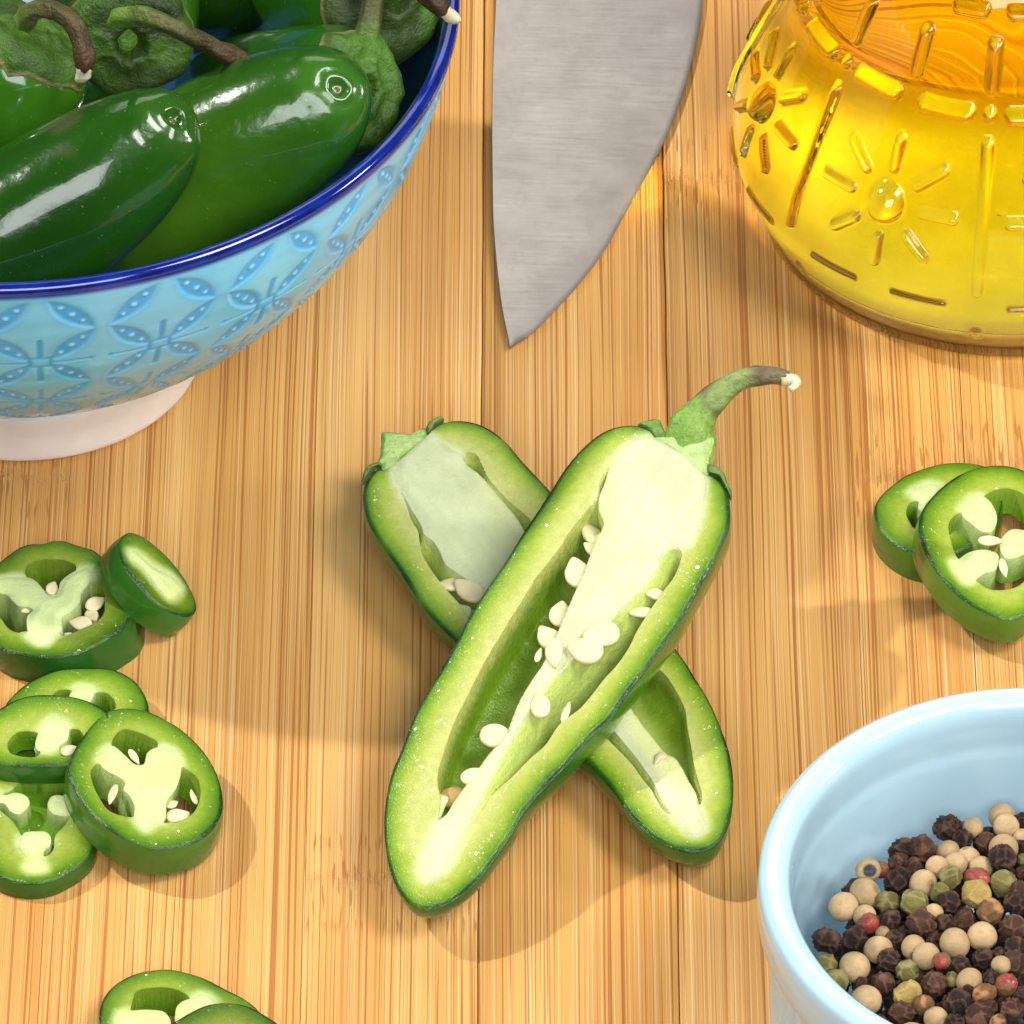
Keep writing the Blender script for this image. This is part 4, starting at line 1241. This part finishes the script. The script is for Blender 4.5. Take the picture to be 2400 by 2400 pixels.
def whole_chilli(label, S_, T_, R, tone=1.0, stem=None, stem_r=.3, seed=0, calyx=True, bend=.25, calyx_r=1.0, cut_tip=True, scar=False, lime=0.0, shoulder=1.0, tip_up=0.0):
    """S_: stalk-end point, T_: blossom-end point, stem: list of world points of the stalk"""
    S_, T_ = np.asarray(S_, float), np.asarray(T_, float)
    L = np.linalg.norm(T_ - S_)
    ax = (T_ - S_) / L
    e1 = np.cross(ax, [0, 0, 1.0])
    e1 /= np.linalg.norm(e1)
    e2 = np.cross(e1, ax)
    root = thing('chilli', label, 'green chilli', tuple(S_), 'whole chillies in the bowl')
    q = L / 7.0
    prof = [(.0, .16), (.28 * R, .06), (.58 * R, .02), (.84 * R * shoulder, .22 * q), (R * .97, .80 * q), (R, 1.7 * q), (R * .99, 2.8 * q), (R * .95, 4.0 * q), (R * .85, 5.2 * q), (R * .69, 6.1 * q), (R * .50, 6.66 * q),
            (.33 * R, 6.92 * q), (.25, 6.97 * q), (.19, 7.0 * q), (.15, 6.99 * q), (.105, 6.90 * q), (.06, 6.84 * q), (.025, 6.86 * q), (.0, 6.90 * q)]
    pc = catmull(prof, 150)
    pc[:, 0] = np.clip(pc[:, 0], 0, None)
    nphi = 96
    ph = np.linspace(0, 2 * np.pi, nphi, endpoint=False)
    tw = CAM / np.linalg.norm(CAM)
    tw = tw - ax * (tw @ ax)
    tw /= np.linalg.norm(tw)

    sw = np.cross(ax, tw)
    zt = np.linspace(-.5, L + .6, 400)
    al = tip_up * np.clip((zt - .62 * L) / (.38 * L), 0, None)**1.6
    ca_ = np.r_[0, np.cumsum(np.cos(al[:-1]) * np.diff(zt))] - .5
    ct_ = np.r_[0, np.cumsum(np.sin(al[:-1]) * np.diff(zt))]

    def place(r, z, phg):
        lob = 1 + .035 * np.cos(3 * phg + seed) * sstep(0, 2.0, z) + .02 * np.cos(2 * phg + seed * 1.7) + .03 * wob(np.stack([np.cos(phg), np.sin(phg), z / 2.0], -1), 1.8, seed) + .17 * np.clip((z / L - .93) / .07, 0, 1) * wob(np.stack([np.cos(phg), np.sin(phg)], -1), 2.6, seed + 2)
        off = (bend * ((z / L - .5)**2 - .25))[..., None]
        a = np.interp(z, zt, al)[..., None]
        u, w = (r * lob * np.cos(phg))[..., None], (r * lob * np.sin(phg))[..., None]
        return np.interp(z, zt, ca_)[..., None] * ax + np.interp(z, zt, ct_)[..., None] * tw + off * sw + u * (tw * np.cos(a) - ax * np.sin(a)) + w * sw
    rg, pg = np.meshgrid(pc[:, 0], ph, indexing='ij')
    zg = np.repeat(pc[:, 1][:, None], nphi, 1)
    V = place(rg, zg, pg).reshape(-1, 3)
    n1 = wob(V, .9, seed + 5, 3)[:, None]
    C = np.array([.017, .098, .005]) * (1 + .40 * n1)
    lm = sstep(.15, .9, wob(V, .55, seed + 9, 2))[:, None] * (.35 + lime)
    C = C * (1 - lm) + np.array([.075, .205, .008]) * lm
    tipk = sstep(6.55 * q, 6.95 * q, zg.reshape(-1))[:, None]
    C = C * (1 - .5 * tipk) + np.array([.06, .19, .02]) * .5 * tipk
    nb = sstep(.07, .02, rg.reshape(-1))[:, None] * sstep(5 * q, 6 * q, zg.reshape(-1))[:, None]
    C = C * (1 - nb) + np.array([.20, .15, .04]) * nb
    if scar:
        k = sstep(.42, .9, wob(V * np.array([1, 1, 1]), 3.4, seed + 70, 3))[:, None] * sstep(.45, .1, np.abs(zg.reshape(-1) / L - .78))[:, None] * .5
        C = C * (1 - k) + np.array([.16, .15, .07]) * k
    if tip_up > .9 or lime > .4:
        for (fz, fp) in ((.80, 2.2), (.74, 2.6), (.60, 4.4)):      # small brown corky spots
            dsp = np.hypot((zg.reshape(-1) - fz * L) / .13, (np.abs((pg.reshape(-1) - fp + np.pi) % (2 * np.pi) - np.pi) * R) / .07)
            ksp = (sstep(1.0, .5, dsp) * .8)[:, None]
            C = C * (1 - ksp) + np.array([.07, .05, .02]) * ksp
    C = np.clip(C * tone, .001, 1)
    link('body', mesh('body', V, grid_faces(len(pc), nphi), C), M_SKIN, root)
    if calyx:
        nc, nr = 120, 34
        pa = np.linspace(0, 2 * np.pi, nc, endpoint=False)
        rr = np.random.default_rng(seed + 3)
        reach = (.90 + .05 * wob(np.stack([np.cos(pa), np.sin(pa)], -1), 4, seed + 4)) * calyx_r
        for k in range(6):
            c0 = k * np.pi / 3 + rr.uniform(-.2, .2)
            dd = np.abs((pa - c0 + np.pi) % (2 * np.pi) - np.pi)
            reach = reach + .09 * calyx_r * np.clip(1 - dd / .26, 0, 1)**1.5
        rho = np.linspace(0, 1, nr)
        sarc = np.r_[0, np.cumsum(np.hypot(np.diff(pc[:, 0]), np.diff(pc[:, 1])))]
        nrm_r, nrm_z = -np.gradient(pc[:, 1]), np.gradient(pc[:, 0])
        ln = np.hypot(nrm_r, nrm_z) + 1e-9
        top, bot = [], []
        for rho_i in rho:
            s_ = rho_i * reach * R * 1.03
            r_, z_ = np.interp(s_, sarc, pc[:, 0]), np.interp(s_, sarc, pc[:, 1])
            nr_, nz_ = np.interp(s_, sarc, -nrm_r / ln), np.interp(s_, sarc, -nrm_z / ln)
            rid = .02 * np.cos(6 * pa + seed) * rho_i * (1 - rho_i**3) + .050 * wob(np.stack([np.cos(pa) * rho_i * 3, np.sin(pa) * rho_i * 3], -1), 2.2, seed + 8, 3)
            hgt = .10 + rid * .9 + .20 * math.exp(-((rho_i - .36) / .13)**2) + .09 * math.exp(-((rho_i - .70) / .16)**2) - .06 * sstep(.8, 1, rho_i)
            top.append(place(r_ + nr_ * hgt, z_ + nz_ * hgt, pa))
            bot.append(place(r_ + nr_ * (hgt - .10), z_ + nz_ * (hgt - .10), pa))
        V = np.vstack(top + [bot[-1], bot[-6]])
        rg2 = np.r_[np.repeat(rho, nc), np.ones(nc), np.ones(nc) * .8]
        nz1 = wob(V, 3.2, seed + 12, 3)[:, None]
        C = np.array([.045, .108, .012]) * (1 + .85 * nz1)
        dk = sstep(-.05, .6, wob(V, 1.9, seed + 13, 3))[:, None] * .7
        C = C * (1 - dk) + np.array([.030, .042, .014]) * dk
        ed_ = sstep(.94, .995, rg2)[:, None]
        C = C * (1 - ed_) + np.array([.24, .18, .08]) * ed_
        tipd = np.tile(sstep(1.0, 1.12, reach / calyx_r), nr + 2)[:, None] * sstep(.8, 1, rg2)[:, None]
        C = C * (1 - tipd) + np.array([.07, .045, .03]) * tipd
        link('calyx', mesh('calyx', V, grid_faces(nr + 2, nc), np.clip(C, .002, 1)), M_CALYX, root)
    if stem is not None:
        st = np.array(stem) - S_
        path = catmull(st, 44)
        u = np.linspace(0, 1, 44)
        rad = stem_r * np.interp(u, [0, .06, .16, .4, .75, .93, 1], [1.9, 1.45, 1.05, .86, .80, .92, .80])
        V, F = tube(path, rad, 20, .03, seed + 20, ridges=5)
        tv = np.r_[np.repeat(u, 20), 0, 1]
        nn = wob(V, 2.4, seed + 22, 3)
        C = ramp(tv + .12 * nn, [(0, (.10, .23, .03)), (.3, (.13, .24, .035)), (.5, (.085, .095, .028)), (.75, (.058, .042, .016)), (1, (.050, .029, .012))])
        C = C * (1 + .6 * wob(V, 7, seed + 23, 2)[:, None])
        so = link('stem', mesh('stem', V, F, np.clip(C, .003, 1)), M_CALYX, root)
        d = path[-1] - path[-3]
        d /= np.linalg.norm(d)
        pe = np.array([path[-1] - d * .05, path[-1] + d * .14, path[-1] + d * .30 + np.array([0, 0, -.04])])
        V, F = tube(catmull(pe, 8), rad[-1] * np.array([.9, .92, .9, .8, .85, .8, .7, .45]), 12, .04, seed + 25)
        link('cut_end', mesh('cut_end', V, F, np.tile([.70, .66, .47], (len(V), 1)) * (1 + .2 * wob(V, 8, seed + 26)[:, None])), M_PITH, so)
    return root


def P_(px, py, z):
    return at(px, py, z)


K = 3.864  # zoom factor of the crop these pixels were read from
whole_chilli('dark glossy chilli in front in the bowl, blossom tip pointing right', P_(-150, 655, 6.0), P_(438, 266, 8.0), 1.18, .66, seed=1, scar=True, calyx=False, bend=-.3, tip_up=.85)
whole_chilli('big mid green chilli lying behind the front one, blossom tip nearest the knife', P_(215, 560, 4.6), P_(848, 182, 7.55), 1.28, .95, seed=2, calyx=False, bend=.3, lime=.45, tip_up=.85)
whole_chilli('chilli with brown edged cap and upright stalk, behind the big mid green one', P_(838, 215, 6.75), P_(455, 215, 4.6), 1.02, 1.15, stem=[P_(832, 215, 6.5), P_(848, 150, 6.9), P_(866, 60, 7.4), P_(880, -40, 7.8), P_(884, -110, 8.0)], stem_r=.20, seed=13, calyx_r=1.0, lime=.25)
whole_chilli('upper right chilli in the bowl, pale cut end of its stalk over the rim', P_(915, -15, 7.1), P_(640, -60, 4.9), 1.18, 1.0, stem=[P_(910, -20, 7.0), P_(925, -40, 7.5), P_(975, -25, 7.9), P_(1025, 8, 7.8), P_(1040, 20, 7.7)], stem_r=.17, seed=24, calyx_r=1.0)
whole_chilli('chilli with dark wrinkled cap whose long brown stalk points right', P_(305, 95, 7.35), P_(330, -260, 4.6), 1.06, .95, stem=[P_(295, 85, 7.25), P_(275, 48, 7.7), P_(330, 38, 8.0), P_(420, 70, 8.1), P_(500, 110, 7.7), P_(600, 160, 7.2)], stem_r=.16, seed=35, calyx_r=1.05)
whole_chilli('chilli in the upper left with lumpy cap and hooked brown stalk ending pale', P_(70, 85, 7.65), P_(-110, 430, 5.4), 1.12, 1.1, stem=[P_(70, 85, 7.5), P_(60, 45, 8.1), P_(100, 20, 8.5), P_(160, 45, 8.6), P_(188, 95, 8.4), P_(200, 140, 8.2), P_(198, 152, 8.1)], stem_r=.18, seed=46, calyx_r=1.08)
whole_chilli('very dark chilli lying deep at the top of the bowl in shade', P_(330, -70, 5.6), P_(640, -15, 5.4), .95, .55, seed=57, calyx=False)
whole_chilli('chilli end with pale torn cap between the two lumpy caps at the top edge', P_(215, -12, 7.6), P_(150, -250, 5.6), .62, 1.3, seed=68, calyx_r=1.0, lime=.3)
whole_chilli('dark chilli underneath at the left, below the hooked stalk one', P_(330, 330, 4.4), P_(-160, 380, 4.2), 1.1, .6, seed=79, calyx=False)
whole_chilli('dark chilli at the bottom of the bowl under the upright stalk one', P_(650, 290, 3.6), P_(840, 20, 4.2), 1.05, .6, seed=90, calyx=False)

# ---------------------------------------------------------------- peppercorns
def ico(sub):
    import bmesh
    bm = bmesh.new()
    bmesh.ops.create_icosphere(bm, subdivisions=sub, radius=1.0)
    bm.verts.ensure_lookup_table()
    V = np.array([v.co[:] for v in bm.verts])
    F = np.array([[v.index for v in f.verts] for f in bm.faces])
    bm.free()
    return V, F


IV, IF = ico(4)


def corn_mesh(kind, k):
    rng = np.random.default_rng(1000 + k * 17 + len(kind))
    V = IV.copy()
    if kind in ('k', 'b', 'g', 'y', 'r', 'm'):
        nc = {'k': 20, 'b': 16, 'g': 11, 'y': 9, 'r': 12, 'm': 18}[kind]
        c = rng.normal(size=(nc, 3))
        c /= np.linalg.norm(c, axis=1)[:, None]
        D = np.linalg.norm(V[:, None] - c[None], axis=2)
        D = D + .10 * wob(V, 3, k)[:, None]
        D.sort(1)
        gap = D[:, 1] - D[:, 0]
        wdt = {'k': .085, 'b': .075, 'g': .10, 'y': .12, 'r': .1, 'm': .09}[kind]
        rid = np.exp(-(gap / wdt)**2)
        amp = {'k': .17, 'b': .15, 'g': .12, 'y': .13, 'r': .06, 'm': .09}[kind]
        R = 1 - amp + amp * 1.15 * rid + .06 * wob(V, 2.2, k + 5)
    else:
        rid = np.zeros(len(V))
        R = 1 + .025 * wob(V, 2.0, k + 5) + .010 * wob(V, 9, k + 6)
    V = V * R[:, None] * np.array([1, 1 + .07 * rng.normal(), 1 + .05 * rng.normal()])
    n = wob(IV, 2.5, k + 9, 3)[:, None]
    n2 = wob(IV, 8, k + 10, 2)[:, None]
    if kind == 'k':
        C = np.array([.022, .012, .010]) * (1 + .5 * n) + np.array([.20, .10, .06]) * rid[:, None] * .55
    elif kind == 'b':
        C = np.array([.060, .026, .017]) * (1 + .45 * n) + np.array([.24, .12, .065]) * rid[:, None] * .55
    elif kind == 'w':
        C = np.array([.50, .345, .185]) * (1 + .22 * n + .12 * n2) * (1 + .12 * math.sin(k * 2.3))
        pole = sstep(.93, .985, IV[:, 2:3])
        C = C * (1 - .45 * pole)
        blot = sstep(.25, .8, n2) * .4
        C = C * (1 - blot) + np.array([.34, .20, .10]) * blot
    elif kind == 'g':
        C = np.array([.165, .140, .042]) * (1 + .4 * n) + np.array([.36, .32, .15]) * rid[:, None] * .45
    elif kind == 'y':
        C = np.array([.42, .29, .085]) * (1 + .25 * n) + np.array([.3, .25, .12]) * rid[:, None] * .4
    elif kind == 'r':
        mk = sstep(-.1, .3, n)
        C = np.array([.29, .046, .032]) * (1 + .4 * n2) * mk + np.array([.18, .085, .035]) * (1 - mk)
    else:
        mk = sstep(.1, .4, n)
        C = np.array([.20, .105, .040]) * (1 + .4 * n2) * (1 - mk) + np.array([.55, .26, .13]) * mk
    if kind == 'e':
        C = None
    return mesh('peppercorn', V, IF, np.clip(C, .003, 1))


M_CORN = col_mat('dry_peppercorn', rough=.55, bumps=((9, .03), (30, .012)), vary=.18, spec=.35)
M_WHITEC = col_mat('white_peppercorn_skin', rough=.6, bumps=((14, .015),), vary=.08, spec=.25)
M_REDC = col_mat('pink_peppercorn_husk', rough=.22, bumps=((7, .02),), vary=.2, coat=.3)
CM = {}
for kd, n_ in (('k', 5), ('b', 4), ('w', 4), ('g', 4), ('y', 2), ('r', 3), ('m', 3)):
    CM[kd] = []
    for k in range(n_):
        me = corn_mesh(kd, k)
        me.materials.append({'w': M_WHITEC, 'r': M_REDC}.get(kd, M_CORN))
        me.polygons.foreach_set('use_smooth', np.ones(len(me.polygons), bool))
        CM[kd].append(me)
# one white corn with a dark eye
me = corn_mesh('w', 9)
ca = me.color_attributes['Col']
cc = np.ones(len(IV) * 4, np.float32)
ca.data.foreach_get('color', cc)
cc = cc.reshape(-1, 4)
k = sstep(.78, .88, IV[:, 2])[:, None]
cc[:, :3] = cc[:, :3] * (1 - k) + np.array([.06, .06, .065]) * (1 + .6 * wob(IV, 12, 4)[:, None]) * k
ca.data.foreach_set('color', cc.ravel())
me.materials.append(M_WHITEC)
me.polygons.foreach_set('use_smooth', np.ones(len(me.polygons), bool))
CM['e'] = [me]

LAB = {'k': ('wrinkled black or dark brown peppercorn in the pale blue ramekin', 'dark peppercorns in the ramekin'),
       'w': ('smooth beige peppercorn in the pale blue ramekin', 'beige peppercorns in the ramekin'),
       'g': ('shrivelled olive green peppercorn in the pale blue ramekin', 'green peppercorns in the ramekin')}
LAB['b'] = LAB['k']
CORNS = [(1300, 145, 115, 'k'), (1510, 140, 85, 'w'), (1430, 235, 90, 'k'), (1750, 50, 105, 'w'), (1785, 130, 110, 'w'), (1905, 80, 70, 'k'), (1095, 310, 120, 'b'), (1305, 340, 95, 'w'), (1625, 270, 108, 'b'),
         (1765, 310, 120, 'w'), (1750, 390, 115, 'k'), (1470, 395, 95, 'w'), (1370, 440, 95, 'w'), (1215, 465, 95, 'w'), (900, 425, 98, 'b'), (1025, 470, 90, 'b'), (650, 490, 106, 'e'), (755, 485, 75, 'r'), (890, 565, 115, 'k'),
         (1330, 552, 105, 'g'), (1575, 470, 95, 'w'), (1540, 570, 108, 'r'), (1765, 605, 117, 'g'), (1915, 220, 70, 'w'), (1915, 300, 65, 'k'), (1925, 400, 55, 'g'), (1915, 510, 65, 'b'), (1100, 605, 115, 'w'),
         (622, 680, 125, 'w'), (445, 790, 118, 'w'), (815, 765, 115, 'g'), (1033, 765, 122, 'g'), (1235, 670, 85, 'g'), (1310, 750, 98, 'k'), (1530, 690, 132, 'y'), (1895, 665, 95, 'b'), (1865, 770, 105, 'k'),
         (1650, 830, 112, 'm'), (1190, 840, 75, 'w'), (620, 865, 95, 'w'), (650, 930, 85, 'r'), (820, 900, 100, 'k'), (1085, 920, 130, 'b'), (1290, 930, 92, 'k'), (1445, 895, 108, 'b'), (1840, 970, 118, 'b'),
         (310, 1072, 118, 'k'), (540, 1052, 106, 'k'), (735, 1145, 113, 'w'), (885, 1060, 92, 'k'), (1025, 1130, 108, 'w'), (1128, 1197, 114, 'w'), (1362, 1095, 130, 'w'), (1590, 1032, 115, 'w'), (1590, 1222, 95, 'k'),
         (1405, 1300, 102, 'k'), (1255, 1240, 75, 'r'), (820, 1242, 108, 'k'), (305, 1265, 102, 'g'), (538, 1285, 120, 'w'), (380, 1410, 115, 'g'), (970, 1330, 106, 'g'), (762, 1420, 104, 'b'), (1190, 1420, 120, 'b'),
         (1485, 1405, 112, 'w'), (1740, 1270, 75, 'w'), (1850, 1255, 115, 'b'), (1860, 1130, 105, 'k'), (1725, 1185, 65, 'k'), (1790, 1440, 98, 'r'), (1660, 1380, 72, 'k'), (1598, 1505, 93, 'm'), (970, 1510, 118, 'y'),
         (635, 1560, 124, 'w'), (425, 1560, 78, 'w'), (610, 1695, 82, 'g'), (920, 1660, 114, 'b'), (1110, 1605, 90, 'm'), (1385, 1590, 126, 'k'), (1570, 1690, 118, 'b'), (1830, 1640, 104, 'b'), (1205, 1710, 97, 'w'),
         (750, 1745, 75, 'k'), (1360, 1745, 85, 'k'), (1650, 1620, 72, 'b'), (1925, 1510, 75, 'b'), (600, 1430, 70, 'b'), (1715, 1740, 70, 'm'), (770, 1010, 62, 'w'), (1340, 1390, 65, 'g'), (1480, 1490, 60, 'k')]
UNIQ = {('e', 650): 'beige peppercorn with a dark grey eye at the left of the heap', ('r', 755): 'reddish peppercorn half hidden behind the dark eyed beige one', ('r', 1540): 'shiny pink peppercorn above the lumpy yellow one',
        ('y', 1530): 'lumpy yellow peppercorn below a shiny pink one', ('m', 1650): 'brown peppercorn with an orange pink patch, right of the lumpy yellow one', ('r', 650): 'bright red peppercorn stuck to a beige one near the left wall',
        ('r', 1255): 'dark red peppercorn glimpsed beneath two large beige ones', ('r', 1790): 'pink and brown peppercorn with a raised flap near the right picture edge', ('m', 1598): 'round salmon pink peppercorn left of the pink one with a flap',
        ('y', 970): 'ragged pale yellow peppercorn near the bottom of the picture', ('m', 1110): 'golden brown speckled peppercorn beside the ragged pale yellow one', ('m', 1715): 'orange brown peppercorn cut by the bottom picture edge'}
pts, rad, kinds, keys = [], [], [], []
for x, y, r, kd in CORNS:
    px, py = 1850 + x / 3.5127, 1900 + y / 3.5127
    # the heap rises gently from the wall towards the middle
    p0 = at(px, py, 2.45)
    dd = np.hypot(p0[0] - RC[0], p0[1] - RC[1])
    pts.append((px, py, 2.42 + .22 * (1 - min(dd / 3.3, 1))))
    rad.append(r / 3.5127 / 165.0)
    kinds.append(kd)
    keys.append(x)
P = np.array([at(*p) for p in pts])
rad = np.array(rad)
D = np.array([ray(p[0], p[1]) for p in pts])
D /= np.linalg.norm(D, axis=1)[:, None]
order = np.array([p[1] for p in pts])
big = rad.copy()
rad_c = np.clip(rad, .24, None)
# slide overlapping corns along their own line of sight until they no longer share space
for it in range(140):
    mv = np.zeros(len(P))
    for i in range(len(P)):
        d = P - P[i]
        L = np.linalg.norm(d, axis=1)
        need = (rad[i] + rad) * .93
        for j in np.where((L < need) & (L > 1e-6))[0]:
            if j <= i:
                continue
            f = .10 * (need[j] - L[j]) + .004
            # the one lower in the picture, or fully visible, lies in front
            front = i if (order[i] + 120 * rad[i] * 0 + 60 * (rad[i] - rad[j])) > order[j] else j
            back = j if front == i else i
            mv[front] -= f
            mv[back] += f * .8
    mv -= .03 * (P[:, 2] - np.array([p[2] for p in pts])) * -1 / D[:, 2] * 0
    P = P + D * mv[:, None]
    P = P + D * (.02 * (P[:, 2] - np.array([p[2] for p in pts])) / -D[:, 2])[:, None]
rng = np.random.default_rng(8)


def add_corn(kd, p, r, label, group):
    o = bpy.data.objects.new('peppercorn', CM[kd][int(rng.integers(len(CM[kd])))])
    COL.objects.link(o)
    o.location = p
    o.scale = (r, r, r)
    if kd == 'e':
        o.rotation_euler = (math.radians(48), 0, math.radians(8))
    else:
        o.rotation_euler = tuple(rng.uniform(0, 6.28, 3))
    o['label'], o['category'] = label, 'peppercorn'
    if group:
        o['group'] = group
    return o


SHORT = {('e', 650): 'beige one with a dark eye', ('r', 755): 'half hidden reddish one', ('r', 1540): 'shiny pink one', ('y', 1530): 'lumpy yellow one', ('m', 1650): 'brown and orange one', ('r', 650): 'bright red one',
         ('r', 1255): 'dark red one', ('r', 1790): 'pink one with a flap', ('m', 1598): 'round salmon one', ('y', 970): 'ragged pale yellow one', ('m', 1110): 'golden speckled one'}
KW = {'k': 'wrinkled blackish peppercorn', 'b': 'ridged reddish brown peppercorn', 'w': 'smooth beige peppercorn', 'g': 'shrivelled olive green peppercorn'}
XY = np.array([(c[0], c[1]) for c in CORNS], float)
marks = [i for i, c in enumerate(CORNS) if (c[3], c[0]) in SHORT]
used, LABEL = set(), {}
cand = []
for i, c in enumerate(CORNS):
    if (c[3], c[0]) in UNIQ or c[3] not in KW:
        continue
    for m_ in marks:
        v = XY[i] - XY[m_]
        dist_ = np.hypot(*v)
        if dist_ < 420:
            side = ['to the right of', 'below and right of', 'directly below', 'below and left of', 'to the left of', 'above and left of', 'directly above', 'above and right of'][int(round(math.degrees(math.atan2(v[1], v[0])) / 45)) % 8]
            cand.append((dist_, i, m_, side))
for dist_, i, m_, side in sorted(cand):
    kd = CORNS[i][3]
    if i not in LABEL:
        if (kd, m_, side) not in used:
            LABEL[i] = KW[kd] + ' ' + side + ' the ' + SHORT[(CORNS[m_][3], CORNS[m_][0])]
        used.add((kd, m_, side)) if i in LABEL else None
REST = {'k': 'wrinkled blackish peppercorn of the heap, none of the coloured ones next to it', 'b': 'ridged reddish brown peppercorn of the heap, no coloured one next to it',
        'w': 'smooth beige peppercorn of the heap, no coloured one next to it', 'g': 'shrivelled olive green peppercorn of the heap, no pink or yellow one next to it'}
GRP = {'k': 'blackish peppercorns in the ramekin', 'b': 'brown peppercorns in the ramekin', 'w': 'beige peppercorns in the ramekin', 'g': 'green peppercorns in the ramekin'}
for i, (p, r, kd, x) in enumerate(zip(P, rad, kinds, keys)):
    if (kd, x) in UNIQ:
        add_corn(kd, p, r, UNIQ[(kd, x)], 'coloured peppercorns in the ramekin')
    else:
        add_corn(kd, p, r, LABEL.get(i, REST[kd]), GRP[kd])
# the layer underneath and the part of the heap just past the picture edge
placed, prad = list(P), list(rad)
tries, extra = 0, 0
while tries < 16000 and extra < 185:
    tries += 1
    a, q = rng.uniform(0, 6.283), 2.92 * math.sqrt(rng.uniform())
    pr = np.array([RC[0] + q * math.cos(a), RC[1] + q * math.sin(a), rng.uniform(1.55, 2.25)])
    v = pr - CAM
    sx, sy = 1200 + FPX * v[0] / (v @ FW), 1200 - FPX * (v @ UP) / (v @ FW)
    outside = sx > 2420 or sy > 2420
    if sx > 2530 or sy > 2500:
        continue
    if outside:
        pr[2] = 2.3 + .3 * rng.uniform()
    r = rng.uniform(.22, .30)
    dd = np.linalg.norm(np.array(placed) - pr, axis=1)
    if (dd < (np.array(prad) + r) * .88).any():
        continue
    kd = rng.choice(['k', 'k', 'b', 'w'] if outside else ['k', 'k', 'k', 'b'])  # buried layer kept dark: its colour deepens the shade in the gaps
    if outside:
        add_corn(kd, pr, r, 'peppercorn of the same heap just beyond the right or bottom picture edge', 'peppercorns past the picture edge')
    else:
        add_corn(kd, pr, r, 'dark peppercorn buried under the top layer of the heap in the ramekin', 'buried peppercorns')
    placed.append(pr)
    prad.append(r)
    extra += 1
print('corns', len(placed), 'z range', P[:, 2].min().round(2), P[:, 2].max().round(2))
